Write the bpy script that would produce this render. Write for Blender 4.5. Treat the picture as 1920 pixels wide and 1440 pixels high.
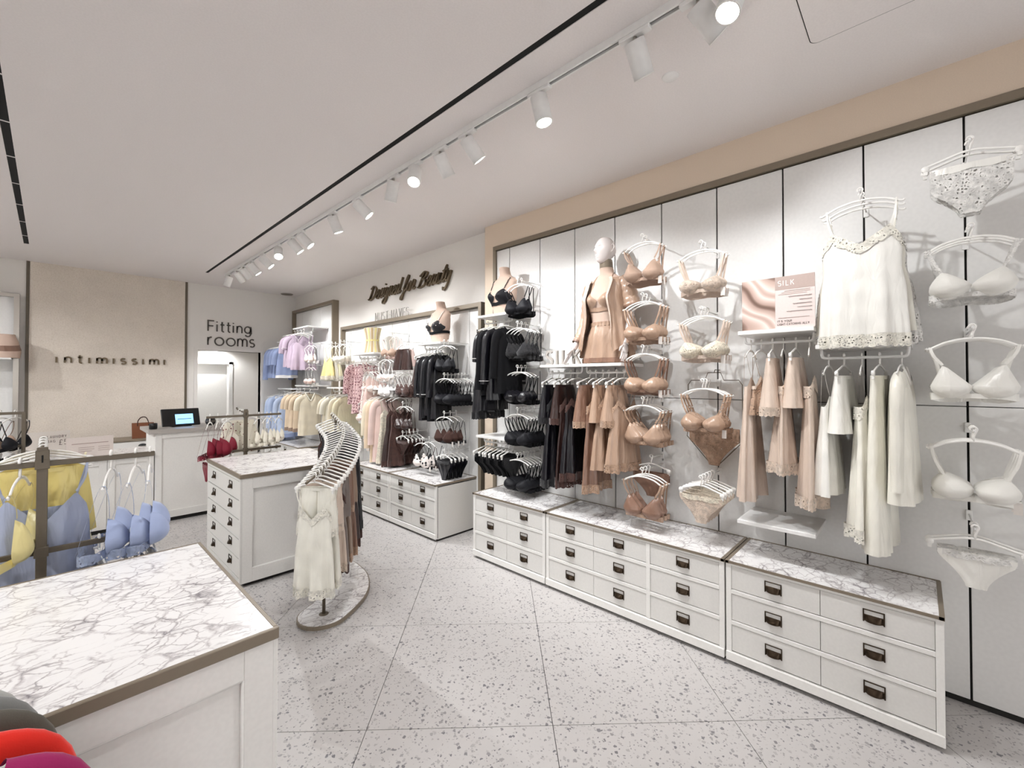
import bpy, math, random
from mathutils import Vector, Matrix
random.seed(7)
for o in list(bpy.data.objects): bpy.data.objects.remove(o)
SC = bpy.context.scene
COL = SC.collection
PI = math.pi
def R(a): return math.radians(a)

# ------------------------------------------------------------------ camera, world, exposure
FPX, YAW, PITCH, CAMH = 812.0, R(46.8), R(0.75), 1.6
cam = bpy.data.cameras.new('camera'); camo = bpy.data.objects.new('camera', cam); COL.objects.link(camo)
cam.sensor_width = 36; cam.lens = 36*FPX/1920
cam.shift_y = -((720-(713-FPX*math.tan(PITCH)))/1920)
cam.clip_start = 0.05
camo.location = (0, 0, CAMH); camo.rotation_euler = (PI/2+PITCH, 0, -YAW)
SC.camera = camo
w = bpy.data.worlds.new('world'); SC.world = w; w.use_nodes = True
w.node_tree.nodes['Background'].inputs[0].default_value = (1, 1, 1, 1)
w.node_tree.nodes['Background'].inputs[1].default_value = 0.8
SC.view_settings.view_transform = 'Standard'; SC.view_settings.look = 'None'
SC.view_settings.gamma = 1; SC.view_settings.use_curve_mapping = False
SC.view_settings.exposure = 1.22
SC.cycles.max_bounces = 6; SC.cycles.diffuse_bounces = 4; SC.cycles.glossy_bounces = 2; SC.cycles.transparent_max_bounces = 8
SC.cycles.caustics_reflective = False; SC.cycles.caustics_refractive = False; SC.cycles.use_adaptive_sampling = True; SC.cycles.adaptive_threshold = .04; SC.cycles.adaptive_min_samples = 16; SC.cycles.use_light_tree = False
SPOT_W = 30.0          # watts of one track head

# ------------------------------------------------------------------ colours and materials
def L(c): return tuple(((v/255)/12.92 if v/255 <= .04045 else ((v/255+.055)/1.055)**2.4) for v in c)
def newmat(name):
    m = bpy.data.materials.new(name); m.use_nodes = True
    return m, m.node_tree.nodes, m.node_tree.links, m.node_tree.nodes['Principled BSDF']
def setp(b, **k):
    for n, v in k.items():
        n = n.replace('_', ' ')
        if n in b.inputs: b.inputs[n].default_value = v
def ramp(nd, stops):
    r = nd.new('ShaderNodeValToRGB'); e = r.color_ramp.elements
    while len(e) > 1: e.remove(e[-1])
    e[0].position = stops[0][0]; e[0].color = (*stops[0][1], 1)
    for p, c in stops[1:]:
        x = e.new(p); x.color = (*c, 1)
    return r
def noise(nd, lk, scale, detail=4, rough=.55, vec=None, dist=0):
    n = nd.new('ShaderNodeTexNoise'); n.inputs['Scale'].default_value = scale; n.inputs['Detail'].default_value = detail
    n.inputs['Roughness'].default_value = rough; n.inputs['Distortion'].default_value = dist
    if vec is not None: lk.new(vec, n.inputs['Vector'])
    return n
def tc(nd, kind='Object'): return nd.new('ShaderNodeTexCoord').outputs[kind]
def bump(nd, lk, b, h, strength=.2, dist=.01):
    u = nd.new('ShaderNodeBump'); u.inputs['Strength'].default_value = strength; u.inputs['Distance'].default_value = dist
    lk.new(h, u.inputs['Height']); lk.new(u.outputs[0], b.inputs['Normal'])
M = {}
def plain(key, rgb, rough=.5, metal=0, nscale=0, nstr=.1, var=0, **k):
    m, nd, lk, b = newmat(key); c = L(rgb)
    setp(b, Base_Color=(*c, 1), Roughness=rough, Metallic=metal, **k)
    if nscale:
        n = noise(nd, lk, nscale, 2 if nstr > .04 else 0, .6, tc(nd))
        if nstr > .04: bump(nd, lk, b, n.outputs[0], nstr, .004)
        if var == 0: var = .015
        if var:
            r = ramp(nd, [(.3, tuple(x*(1-var) for x in c)), (.7, tuple(min(1, x*(1+var)) for x in c))])
            lk.new(n.outputs[0], r.inputs[0]); lk.new(r.outputs[0], b.inputs['Base Color'])
    M[key] = m; return m
plain('paint', (233, 229, 224), .75, nscale=160, nstr=.03)
plain('ceiling', (238, 232, 230), .85, nscale=120, nstr=.03)
plain('panel', (232, 231, 229), .45, nscale=60, nstr=.02)
plain('beige', (226, 208, 188), .6, nscale=200, nstr=.05, var=.03)
plain('bronze', (134, 122, 106), .42, .2, nscale=80, nstr=.03)
plain('bronze_dark', (104, 94, 80), .45, .2, nscale=80, nstr=.03)
plain('white_wood', (236, 234, 230), .42, nscale=90, nstr=.04)
plain('drawer_paint', (222, 220, 216), .45, nscale=90, nstr=.04)
plain('gap', (38, 36, 34), .8, nscale=50)
plain('black_slot', (8, 8, 8), .8, nscale=50)
plain('pull', (62, 50, 38), .32, .8, nscale=40, nstr=.06)
plain('plastic', (246, 244, 240), .3, nscale=30, nstr=.02)
plain('enamel', (240, 239, 237), .35, nscale=40, nstr=.02)
plain('letter_bronze', (112, 98, 78), .35, .6, nscale=60, nstr=.05)
plain('letter_dark', (88, 82, 76), .5, nscale=60, nstr=.03)
plain('letter_pale', (206, 202, 198), .45, nscale=60, nstr=.03); plain('letter_grey', (176, 170, 164), .45, nscale=60, nstr=.03)
plain('form_fabric', (206, 181, 165), .8, nscale=300, nstr=.15, var=.05)
plain('mannequin_white', (222, 213, 210), .3, nscale=20, nstr=.01)
plain('black_plastic', (16, 16, 18), .35, nscale=40, nstr=.03)
plain('kraft', (128, 78, 52), .8, nscale=150, nstr=.1, var=.08)
plain('sign_paper', (218, 210, 202), .7, nscale=100, nstr=.03); plain('paper', (238, 232, 226), .7, nscale=100, nstr=.03)
plain('notice_paper', (226, 215, 208), .6, nscale=100, nstr=.03); plain('pink_paper', (230, 214, 209), .6, nscale=100, nstr=.03)
plain('mauve_paper', (184, 164, 156), .6, nscale=100, nstr=.03)
plain('ink', (92, 78, 72), .8, nscale=50)
plain('ink_pale', (176, 156, 148), .8, nscale=50)
plain('mirror_steel', (190, 184, 176), .3, .9, nscale=50, nstr=.05)
def emit(key, rgb, s):
    m, nd, lk, b = newmat(key); setp(b, Base_Color=(*L(rgb), 1), Emission_Color=(*L(rgb), 1), Emission_Strength=s); M[key] = m
emit('lens', (255, 250, 242), 14); emit('screen', (120, 178, 235), 1.1)
# fabrics
def fabric(key, rgb, rough=.85, sheen=.3, scale=220, spec=.3, var=.06, aniso=0, wr=0):
    m, nd, lk, b = newmat(key); c = L(rgb)
    sheen *= min(1, sum(c)); setp(b, Roughness=rough, Sheen_Weight=sheen, Sheen_Roughness=.4, Specular_IOR_Level=spec)
    v = tc(nd); n2 = noise(nd, lk, 9, 1, .5, v)
    r = ramp(nd, [(.3, tuple(x*(1-var) for x in c)), (.7, tuple(min(1, x*(1+var)) for x in c))])
    lk.new(n2.outputs[0], r.inputs[0]); lk.new(r.outputs[0], b.inputs['Base Color'])
    if wr:
        mp = nd.new('ShaderNodeMapping'); mp.inputs['Scale'].default_value = (1, 1, .3); lk.new(v, mp.inputs['Vector'])
        n3 = noise(nd, lk, 26, 2, .5, mp.outputs[0], .6); bump(nd, lk, b, n3.outputs[0], wr, .016)
    else:
        n = noise(nd, lk, scale, 1, .6, v); bump(nd, lk, b, n.outputs[0], .12, .003)
    M[key] = m; return m
def satin(key, rgb, rough=.32): return fabric(key, rgb, rough, 0, 30, .65, .05, .4, .5)
def lace(key, rgb, hole=.3):
    m, nd, lk, b = newmat(key); c = L(rgb); v = tc(nd)
    vo = nd.new('ShaderNodeTexVoronoi'); vo.feature = 'DISTANCE_TO_EDGE'; vo.inputs['Scale'].default_value = 85; lk.new(v, vo.inputs['Vector'])
    n = noise(nd, lk, 40, 2, .5, v)
    mu = nd.new('ShaderNodeMath'); mu.operation = 'MULTIPLY'; lk.new(vo.outputs['Distance'], mu.inputs[0]); lk.new(n.outputs[0], mu.inputs[1])
    gt = nd.new('ShaderNodeMath'); gt.operation = 'LESS_THAN'; gt.inputs[1].default_value = .16*(1-hole)+.03; lk.new(mu.outputs[0], gt.inputs[0])
    lk.new(gt.outputs[0], b.inputs['Alpha'])
    r = ramp(nd, [(.35, tuple(x*.7 for x in c)), (.62, c)]); lk.new(n.outputs[0], r.inputs[0]); lk.new(r.outputs[0], b.inputs['Base Color'])
    setp(b, Roughness=.8, Sheen_Weight=.3); bump(nd, lk, b, vo.outputs['Distance'], .6, .006)
    M[key] = m; return m
def printed(key, base, spots, scale, dens=.3, rough=.7):
    m, nd, lk, b = newmat(key); v = tc(nd); c = L(base)
    vo = nd.new('ShaderNodeTexVoronoi'); vo.inputs['Scale'].default_value = scale; lk.new(v, vo.inputs['Vector'])
    r = ramp(nd, [(0, L(spots)), (dens*.8, L(spots)), (dens, c), (1, c)]); lk.new(vo.outputs['Distance'], r.inputs[0])
    lk.new(r.outputs[0], b.inputs['Base Color']); setp(b, Roughness=rough, Sheen_Weight=.2)
    n = noise(nd, lk, 20, 3, .5, v); bump(nd, lk, b, n.outputs[0], .2, .008)
    M[key] = m; return m
satin('gold', (176, 147, 126)); satin('gold_dark', (136, 104, 87)); satin('champagne', (212, 193, 178)); satin('ivory', (240, 237, 226))
satin('white_satin', (240, 238, 232)); satin('black_satin', (17, 16, 23)); satin('brown_satin', (52, 32, 28)); satin('blue_satin', (176, 185, 210))
satin('yellow_satin', (232, 212, 132)); satin('pearl_yellow', (236, 229, 196)); satin('lemon', (236, 222, 156)); satin('taupe_satin', (150, 128, 112)); satin('grey_satin', (120, 108, 102))
fabric('ivory_knit', (238, 234, 220)); fabric('cream_cotton', (232, 222, 200)); fabric('beige_knit', (222, 202, 176)); fabric('nude_micro', (178, 151, 133), .6)
fabric('black_knit', (14, 14, 18)); fabric('black_micro', (18, 18, 24), .6); fabric('blue_knit', (150, 164, 200)); fabric('pale_blue', (186, 200, 226))
fabric('lilac', (186, 168, 184)); fabric('sky_bra', (170, 184, 220), .6); fabric('burgundy', (122, 16, 40), .5); fabric('brown_knit', (64, 42, 36))
fabric('white_cotton', (238, 236, 234)); fabric('wool_light', (176, 176, 172), 1, .6, 400); fabric('wool_grey', (128, 128, 126), 1, .6, 400)
fabric('wool_olive', (92, 88, 80), 1, .6, 400); fabric('wool_red', (226, 48, 36), 1, .5, 400); fabric('wool_magenta', (158, 40, 96), 1, .5, 400)
fabric('navy_knit', (48, 56, 84)); fabric('blush', (226, 200, 192)); fabric('white_cup', (238, 236, 230), .55)
fabric('piping_white', (225, 222, 220)); fabric('yellow_stripe', (238, 226, 160)); fabric('tan_stripe', (198, 170, 128))
lace('ivory_lace', (242, 238, 226)); lace('gold_lace', (182, 150, 126), .2); lace('champagne_lace', (220, 201, 184), .2); lace('black_lace', (16, 15, 20), .15)
lace('brown_lace', (74, 44, 36), .15); lace('blue_lace', (176, 190, 222), .2); lace('red_lace', (132, 18, 44), .15); lace('cream_lace', (234, 224, 204), .25)
lace('white_lace', (240, 238, 234), .3)
printed('floral', (226, 194, 194), (112, 44, 58), 46, .4); printed('floral_white', (240, 228, 220), (196, 122, 116), 34, .26); printed('cherry', (238, 232, 216), (120, 40, 40), 26, .2)
printed('mono_dark', (20, 18, 22), (226, 216, 210), 26, .3); printed('mono_floral', (226, 216, 210), (20, 18, 22), 24, .36)
# marble
def marble():
    m, nd, lk, b = newmat('marble'); v = nd.new('ShaderNodeNewGeometry').outputs['Position']
    mp = nd.new('ShaderNodeMapping'); mp.inputs['Rotation'].default_value = (0, 0, R(35)); mp.inputs['Scale'].default_value = (1, 1.3, 1); lk.new(v, mp.inputs['Vector'])
    n0 = noise(nd, lk, 3.2, 6, .6, mp.outputs[0])
    mx = nd.new('ShaderNodeMix'); mx.data_type = 'VECTOR'; mx.inputs['Factor'].default_value = .15
    lk.new(mp.outputs[0], mx.inputs['A']); lk.new(n0.outputs['Color'], mx.inputs['B'])
    vo = nd.new('ShaderNodeTexVoronoi'); vo.feature = 'DISTANCE_TO_EDGE'; vo.inputs['Scale'].default_value = 9; lk.new(mx.outputs['Result'], vo.inputs['Vector'])
    r1 = ramp(nd, [(0, (1, 1, 1)), (.015, (.6, .6, .6)), (.06, (0, 0, 0))]); lk.new(vo.outputs['Distance'], r1.inputs[0])
    vo2 = nd.new('ShaderNodeTexVoronoi'); vo2.feature = 'DISTANCE_TO_EDGE'; vo2.inputs['Scale'].default_value = 21; lk.new(mx.outputs['Result'], vo2.inputs['Vector'])
    r3 = ramp(nd, [(0, (.75, .75, .75)), (.06, (0, 0, 0))]); lk.new(vo2.outputs['Distance'], r3.inputs[0])
    n1 = noise(nd, lk, 8, 5, .7, mx.outputs['Result'], .3)
    r2 = ramp(nd, [(.37, (0, 0, 0)), (.62, (1, 1, 1))]); lk.new(n1.outputs[0], r2.inputs[0])
    add = nd.new('ShaderNodeMath'); add.operation = 'MAXIMUM'; lk.new(r1.outputs[0], add.inputs[0]); lk.new(r3.outputs[0], add.inputs[1])
    mu = nd.new('ShaderNodeMath'); mu.operation = 'MULTIPLY'; lk.new(add.outputs[0], mu.inputs[0]); lk.new(r2.outputs[0], mu.inputs[1])
    n4 = noise(nd, lk, 8, 6, .65, mx.outputs['Result']); r4 = ramp(nd, [(.55, (0, 0, 0)), (.75, (.3, .3, .3))]); lk.new(n4.outputs[0], r4.inputs[0])
    ad = nd.new('ShaderNodeMath'); ad.operation = 'ADD'; ad.use_clamp = True; lk.new(mu.outputs[0], ad.inputs[0]); lk.new(r4.outputs[0], ad.inputs[1])
    rc = ramp(nd, [(0, L((243, 241, 240))), (.35, L((206, 201, 201))), (1, L((136, 131, 134)))]); lk.new(ad.outputs[0], rc.inputs[0])
    lk.new(rc.outputs[0], b.inputs['Base Color']); setp(b, Roughness=.22); M['marble'] = m
marble()
def terrazzo():
    m, nd, lk, b = newmat('terrazzo'); v = nd.new('ShaderNodeNewGeometry').outputs['Position']
    n0 = noise(nd, lk, 60, 2, .5, v); mx = nd.new('ShaderNodeMix'); mx.data_type = 'VECTOR'; mx.inputs['Factor'].default_value = .02
    lk.new(v, mx.inputs['A']); lk.new(n0.outputs['Color'], mx.inputs['B'])
    prev = None
    for sc, dens, thr in ((46, .36, .42), (84, .34, .46), (27, .26, .14)):
        vo = nd.new('ShaderNodeTexVoronoi'); vo.inputs['Scale'].default_value = sc; vo.inputs['Randomness'].default_value = 1; lk.new(mx.outputs['Result'], vo.inputs['Vector'])
        sp = nd.new('ShaderNodeSeparateColor'); lk.new(vo.outputs['Color'], sp.inputs[0])
        a = nd.new('ShaderNodeMath'); a.operation = 'LESS_THAN'; a.inputs[1].default_value = dens; lk.new(vo.outputs['Distance'], a.inputs[0])
        c = nd.new('ShaderNodeMath'); c.operation = 'LESS_THAN'; c.inputs[1].default_value = thr; lk.new(sp.outputs[0], c.inputs[0])
        d = nd.new('ShaderNodeMath'); d.operation = 'MULTIPLY'; lk.new(a.outputs[0], d.inputs[0]); lk.new(c.outputs[0], d.inputs[1])
        e = nd.new('ShaderNodeMath'); e.operation = 'MULTIPLY'; lk.new(d.outputs[0], e.inputs[0]); lk.new(sp.outputs[1], e.inputs[1])
        if prev is None: prev = e.outputs[0]
        else:
            x = nd.new('ShaderNodeMath'); x.operation = 'MAXIMUM'; lk.new(prev, x.inputs[0]); lk.new(e.outputs[0], x.inputs[1]); prev = x.outputs[0]
    rc = ramp(nd, [(0, L((197, 193, 191))), (.2, L((184, 180, 178))), (.6, L((158, 154, 154))), (1, L((116, 114, 118)))]); lk.new(prev, rc.inputs[0])
    lk.new(rc.outputs[0], b.inputs['Base Color']); setp(b, Roughness=.38); M['terrazzo'] = m
terrazzo()
def plaster():
    m, nd, lk, b = newmat('plaster'); v = tc(nd); n = noise(nd, lk, 70, 6, .75, v); n2 = noise(nd, lk, 3, 4, .6, v)
    r = ramp(nd, [(.3, L((212, 199, 184))), (.55, L((232, 222, 210)))]); lk.new(n.outputs[0], r.inputs[0])
    r2 = ramp(nd, [(.3, (.9, .9, .9)), (.7, (1, 1, 1))]); lk.new(n2.outputs[0], r2.inputs[0])
    mx = nd.new('ShaderNodeMix'); mx.data_type = 'RGBA'; mx.blend_type = 'MULTIPLY'; mx.inputs['Factor'].default_value = 1
    lk.new(r.outputs[0], mx.inputs['A']); lk.new(r2.outputs[0], mx.inputs['B']); lk.new(mx.outputs['Result'], b.inputs['Base Color'])
    setp(b, Roughness=.7); bump(nd, lk, b, n.outputs[0], .25, .006); M['plaster'] = m
plaster()
def silkphoto():
    m, nd, lk, b = newmat('silk_print'); v = tc(nd)
    n = noise(nd, lk, 5, 2, .4, v, 1.6); wv = nd.new('ShaderNodeTexWave'); wv.bands_direction = 'DIAGONAL'; wv.inputs['Scale'].default_value = 2.6; wv.inputs['Distortion'].default_value = 7
    wv.inputs['Detail'].default_value = 1; wv.inputs['Detail Scale'].default_value = 1.2; lk.new(v, wv.inputs['Vector'])
    r = ramp(nd, [(0, L((120, 94, 82))), (.12, L((186, 158, 146))), (.5, L((214, 190, 179))), (.85, L((240, 222, 214))), (1, L((200, 172, 160)))]); lk.new(wv.outputs[0], r.inputs[0])
    lk.new(r.outputs[0], b.inputs['Base Color']); setp(b, Roughness=.5); M['silk_print'] = m
silkphoto()
def glassy(key, rgb=(255, 255, 255), alpha=.18):
    m, nd, lk, b = newmat(key); setp(b, Base_Color=(*L(rgb), 1), Roughness=.05, Alpha=alpha, Specular_IOR_Level=.6); M[key] = m
glassy('acrylic', (245, 245, 245), .35); glassy('tag_clear', (250, 250, 250), .4)

# ------------------------------------------------------------------ mesh building
class MB:
    def __init__(s): s.v = []; s.f = []; s.sm = []
    def add(s, vs, fs, smooth=False):
        k = len(s.v); s.v += [tuple(p) for p in vs]; s.f += [tuple(i+k for i in f) for f in fs]; s.sm += [smooth]*len(fs); return s
    def box(s, x0, x1, y0, y1, z0, z1):
        return s.add([(x0,y0,z0),(x1,y0,z0),(x1,y1,z0),(x0,y1,z0),(x0,y0,z1),(x1,y0,z1),(x1,y1,z1),(x0,y1,z1)],
                     [(0,3,2,1),(4,5,6,7),(0,1,5,4),(1,2,6,5),(2,3,7,6),(3,0,4,7)])
    def bbox(s, x0, x1, y0, y1, z0, z1, b=.004):          # box with chamfered edges
        X = (x0, x1); Y = (y0, y1); Z = (z0, z1); vs = []; idx = {}
        for i in (0,1):
            for j in (0,1):
                for k in (0,1):
                    for a in (0,1,2):
                        p = [X[i], Y[j], Z[k]]; d = [b if i==0 else -b, b if j==0 else -b, b if k==0 else -b]
                        q = [p[t]+(d[t] if t != a else 0) for t in range(3)]; idx[(i,j,k,a)] = len(vs); vs.append(q)
        fs = []
        def quad(l, n):
            c = [vs[t] for t in l]; u = Vector(c[1])-Vector(c[0]); v = Vector(c[2])-Vector(c[0])
            fs.append(tuple(l) if u.cross(v).dot(Vector(n)) > 0 else tuple(reversed(l)))
        for a in range(3):
            o = [t for t in range(3) if t != a]
            for sgn in (0,1):
                l = []
                for (p, q) in ((0,0),(1,0),(1,1),(0,1)):
                    k = [0,0,0]; k[a] = sgn; k[o[0]] = p; k[o[1]] = q; l.append(idx[(*k, a)])
                n = [0,0,0]; n[a] = 1 if sgn else -1; quad(l, n)
            for p in (0,1):
                for q in (0,1):
                    l = []
                    for sgn, ax in ((0,o[0]),(1,o[0]),(1,o[1]),(0,o[1])):
                        k = [0,0,0]; k[a] = sgn; k[o[0]] = p; k[o[1]] = q; l.append(idx[(*k, ax)])
                    n = [0,0,0]; n[o[0]] = 1 if p else -1; n[o[1]] = 1 if q else -1; quad(l, n)
        for i in (0,1):
            for j in (0,1):
                for k in (0,1): quad([idx[(i,j,k,a)] for a in range(3)], (2*i-1, 2*j-1, 2*k-1))
        return s.add(vs, fs)
    def tube(s, pts, r, seg=8, closed=False, cap=True, sx=1, up=None):
        pts = [Vector(p) for p in pts]; n = len(pts); rr = r if isinstance(r, (list, tuple)) else [r]*n
        vs = []; prevN = None
        for i, p in enumerate(pts):
            if closed: t = pts[(i+1) % n]-pts[i-1]
            else: t = pts[min(i+1, n-1)]-pts[max(i-1, 0)]
            t.normalize()
            if prevN is None:
                a = Vector(up) if up else (Vector((0,1,0)) if abs(t.y) < .9 else Vector((1,0,0)))
            else: a = prevN
            N = (a-t*a.dot(t)).normalized(); B = t.cross(N); prevN = N
            for k in range(seg):
                an = 2*PI*k/seg; vs.append(p+N*math.cos(an)*rr[i]*sx+B*math.sin(an)*rr[i])
        fs = []
        for i in range(n if closed else n-1):
            a = i*seg; b = ((i+1) % n)*seg
            for k in range(seg): fs.append((a+k, a+(k+1) % seg, b+(k+1) % seg, b+k))
        if not closed and cap: fs += [tuple(range(seg-1, -1, -1)), tuple(range((n-1)*seg, n*seg))]
        return s.add(vs, fs, True)
    def grid(s, fn, nu, nv, cu=False, smooth=True):
        vs = [fn(i/(nu if cu else nu-1), j/(nv-1)) for j in range(nv) for i in range(nu)]; fs = []
        for j in range(nv-1):
            for i in range(nu if cu else nu-1):
                i2 = (i+1) % nu; fs.append((j*nu+i, j*nu+i2, (j+1)*nu+i2, (j+1)*nu+i))
        return s.add(vs, fs, smooth)
    def lathe(s, prof, seg=24, c=(0,0,0), axis='Z'):
        vs = []; fs = []; n = len(prof)
        for k in range(seg):
            a = 2*PI*k/seg
            for r, h in prof:
                p = (c[0]+r*math.cos(a), c[1]+r*math.sin(a), c[2]+h) if axis == 'Z' else (c[0]+h, c[1]+r*math.cos(a), c[2]+r*math.sin(a)) if axis == 'X' else (c[0]+r*math.sin(a), c[1]+h, c[2]+r*math.cos(a))
                vs.append(p)
        for k in range(seg):
            k2 = (k+1) % seg
            for i in range(n-1): fs.append((k*n+i, k2*n+i, k2*n+i+1, k*n+i+1))
        return s.add(vs, fs, True)
    def poly(s, pts, z0, z1):                      # vertical prism of a 2-D outline (counter-clockwise)
        n = len(pts); vs = [(x, y, z0) for x, y in pts]+[(x, y, z1) for x, y in pts]
        return s.add(vs, [tuple(range(n-1, -1, -1)), tuple(range(n, 2*n))]+[(i, (i+1) % n, n+(i+1) % n, n+i) for i in range(n)])
    def ribbon(s, pts, w, d=None):                 # flat band along a path, wide along vector d
        pts = [Vector(p) for p in pts]; n = len(pts); vs = []
        for i, p in enumerate(pts):
            t = (pts[min(i+1, n-1)]-pts[max(i-1, 0)]).normalized(); q = (Vector(d)-t*Vector(d).dot(t)).normalized()
            vs += [p-q*w/2, p+q*w/2]
        return s.add(vs, [(2*i, 2*i+1, 2*i+3, 2*i+2) for i in range(n-1)], True)
    def mesh(s, name, mat):
        me = bpy.data.meshes.new(name); me.from_pydata(s.v, [], s.f); me.polygons.foreach_set('use_smooth', s.sm)
        me.materials.append(M[mat] if isinstance(mat, str) else mat); me.update(); return me
    def build(s, name, mat, parent=None, loc=(0,0,0), rz=0):
        o = bpy.data.objects.new(name, s.mesh(name, mat)); COL.objects.link(o); o.location = loc; o.rotation_euler = (0,0,rz)
        if parent: o.parent = parent
        return o
LABELS = {}
def tag(o, label, cat=None, group=None, kind=None):
    if cat: o['category'] = cat
    if label: o['label'] = label
    if group: o['group'] = group
    if kind: o['kind'] = kind
    if cat: LABELS.setdefault(label, []).append(group)
    return o
def struct(o): o['kind'] = 'structure'; return o
def empty(name, loc=(0,0,0), rz=0, rot=None):
    o = bpy.data.objects.new(name, None); COL.objects.link(o); o.location = loc; o.rotation_euler = rot or (0,0,rz); o.empty_display_size = .05
    return o
# a spec is (name, mesh, [child specs]); make() links a fresh copy of thing, parts and sub-parts sharing mesh data
def make(spec, loc, rz=0, label=None, cat=None, group=None, parent=None, rot=None, scale=None):
    name, me, kids = spec
    o = bpy.data.objects.new(name, me); COL.objects.link(o)
    o.location = loc; o.rotation_euler = rot or (0, 0, rz)
    if scale: o.scale = scale
    if parent: o.parent = parent
    if label: tag(o, label, cat, group)
    for k in kids: make(k, (0,0,0), parent=o)
    return o
def cr(pts, n=8):                                  # Catmull-Rom through points
    P = [Vector(p) for p in pts]; out = []
    for i in range(len(P)-1):
        p0 = P[max(i-1, 0)]; p1 = P[i]; p2 = P[i+1]; p3 = P[min(i+2, len(P)-1)]
        for k in range(n):
            t = k/n; out.append(.5*((2*p1)+(p2-p0)*t+(2*p0-5*p1+4*p2-p3)*t*t+(3*p1-p0-3*p2+p3)*t**3))
    return out+[P[-1]]
def arc(cx, cy, rx, ry, a0, a1, n=10): return [(cx+rx*math.cos(R(a0+(a1-a0)*i/n)), cy+ry*math.sin(R(a0+(a1-a0)*i/n))) for i in range(n+1)]
# ------------------------------------------------------------------ room shell
RX0, RX1, RY0, RY1, CZ = -3.2, 3.2, -3.5, 8.7, 3.2
fl = MB().box(RX0, RX1+.1, RY0, RY1+2.6, -.06, -.006).build('floor', 'gap'); struct(fl)
q = math.sqrt(.5)
def clip(poly, rect):
    x0, x1, y0, y1 = rect
    for ax, val, keep in ((0, x0, 1), (0, x1, -1), (1, y0, 1), (1, y1, -1)):
        out = []
        for i in range(len(poly)):
            a, b = poly[i-1], poly[i]; ia = (a[ax]-val)*keep >= 0; ib = (b[ax]-val)*keep >= 0
            if ia != ib:
                t = (val-a[ax])/(b[ax]-a[ax]); out.append((a[0]+(b[0]-a[0])*t, a[1]+(b[1]-a[1])*t))
            if ib: out.append(b)
        poly = out
        if not poly: return []
    return poly
g = .0016
for i in range(-12, 14):
    for j in range(-14, 10):
        u0, u1, v0, v1 = 2.022+.847*i+g, 2.022+.847*(i+1)-g, -.603+.856*j+g, -.603+.856*(j+1)-g
        pl = [((u+v)*q, (u-v)*q) for u, v in ((u0, v1), (u1, v1), (u1, v0), (u0, v0))]
        pl = clip(pl, (RX0, RX1, RY0, RY1))
        if len(pl) < 3: continue
        area = abs(sum(pl[k-1][0]*pl[k][1]-pl[k][0]*pl[k-1][1] for k in range(len(pl))))/2
        if area < .01: continue
        cx = sum(p[0] for p in pl)/len(pl); cy = sum(p[1] for p in pl)/len(pl)
        MB().poly([(x-cx, y-cy) for x, y in pl], -.006, 0).build('floor_tile', 'terrazzo', fl, (cx, cy, 0))
MB().box(1.2, 3.3, RY1, RY1+2.5, -.006, 0).build('corridor_floor', 'terrazzo', fl)
# ceiling built of strips that leave the two black slots open
ce = MB()
S1, S2 = (1.555, 1.592), (-.232, -.19)
for x0, x1 in ((RX0, S2[0]), (S2[1], S1[0]), (S1[1], RX1+.1)): ce.box(x0, x1, RY0, RY1+.1, CZ, CZ+.05)
ce.box(S1[0], S1[1], 7.72, RY1+.1, CZ, CZ+.05); ce.box(S2[0], S2[1], 7.62, RY1+.1, CZ, CZ+.05)
ceil = struct(ce.build('ceiling', 'ceiling'))
MB().box(S1[0]-.001, S1[1]+.001, RY0, 7.721, CZ+.004, CZ+.05).build('slot_diffuser', 'black_slot', ceil)
MB().box(S2[0]-.001, S2[1]+.001, RY0, 7.621, CZ+.004, CZ+.05).build('slot_diffuser', 'black_slot', ceil)
y = 1.0
while y < 7.6:
    MB().box(S2[0], S2[1], y, y+.012, CZ+.0015, CZ+.004).build('slot_bridge', 'ceiling', ceil); y += .62
def rrect(x0, x1, y0, y1, r, n=6):
    o = []
    for cx, cy, a in ((x1-r, y0+r, -90), (x1-r, y1-r, 0), (x0+r, y1-r, 90), (x0+r, y0+r, 180)): o += arc(cx, cy, r, r, a, a+90, n)
    return o
MB().poly(rrect(1.868, 2.472, -.24, .362, .035), CZ-.0012, CZ+.01).build('access_panel_joint', 'gap', ceil)
MB().poly(rrect(1.872, 2.468, -.236, .358, .033), CZ-.0026, CZ+.01).build('access_panel', 'ceiling', ceil)
# walls
wr = struct(MB().box(3.116, 3.32, RY0, 3.3, 0, CZ).build('wall_right', 'gap'))
MB().box(3.1, 3.12, RY0, 3.3, 2.962, CZ).build('fascia', 'beige', wr)
MB().box(3.1, 3.12, 3.162, 3.3, 0, 2.962).build('pilaster_face', 'beige', wr)
MB().box(3.1, 3.12, 3.2985, 3.3, 0, CZ).build('pilaster_edge', 'beige', wr)
seams = [3.122]+[-.175+.39*k for k in range(8, -9, -1)]
for a, b in zip(seams, seams[1:]):
    y0, y1 = b+.0045, a-.0045
    if abs(a-3.122) < .01: y1 = a
    MB().bbox(3.1, 3.116, y0, y1, .035, 1.468, .0015).build('wall_panel', 'panel', wr)
    MB().bbox(3.1, 3.116, y0, y1, 1.472, 2.912, .0015).build('wall_panel', 'panel', wr)
tr = struct(MB().box(3.082, 3.116, RY0, 3.162, 2.92, 2.962).build('trim_1', 'bronze'))
MB().box(3.082, 3.116, 3.122, 3.162, 0, 2.92).build('frame_stile', 'bronze', tr)
wf = struct(MB().box(3.2, 3.32, 3.3, RY1, 0, CZ).build('wall_right_far', 'paint'))
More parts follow.
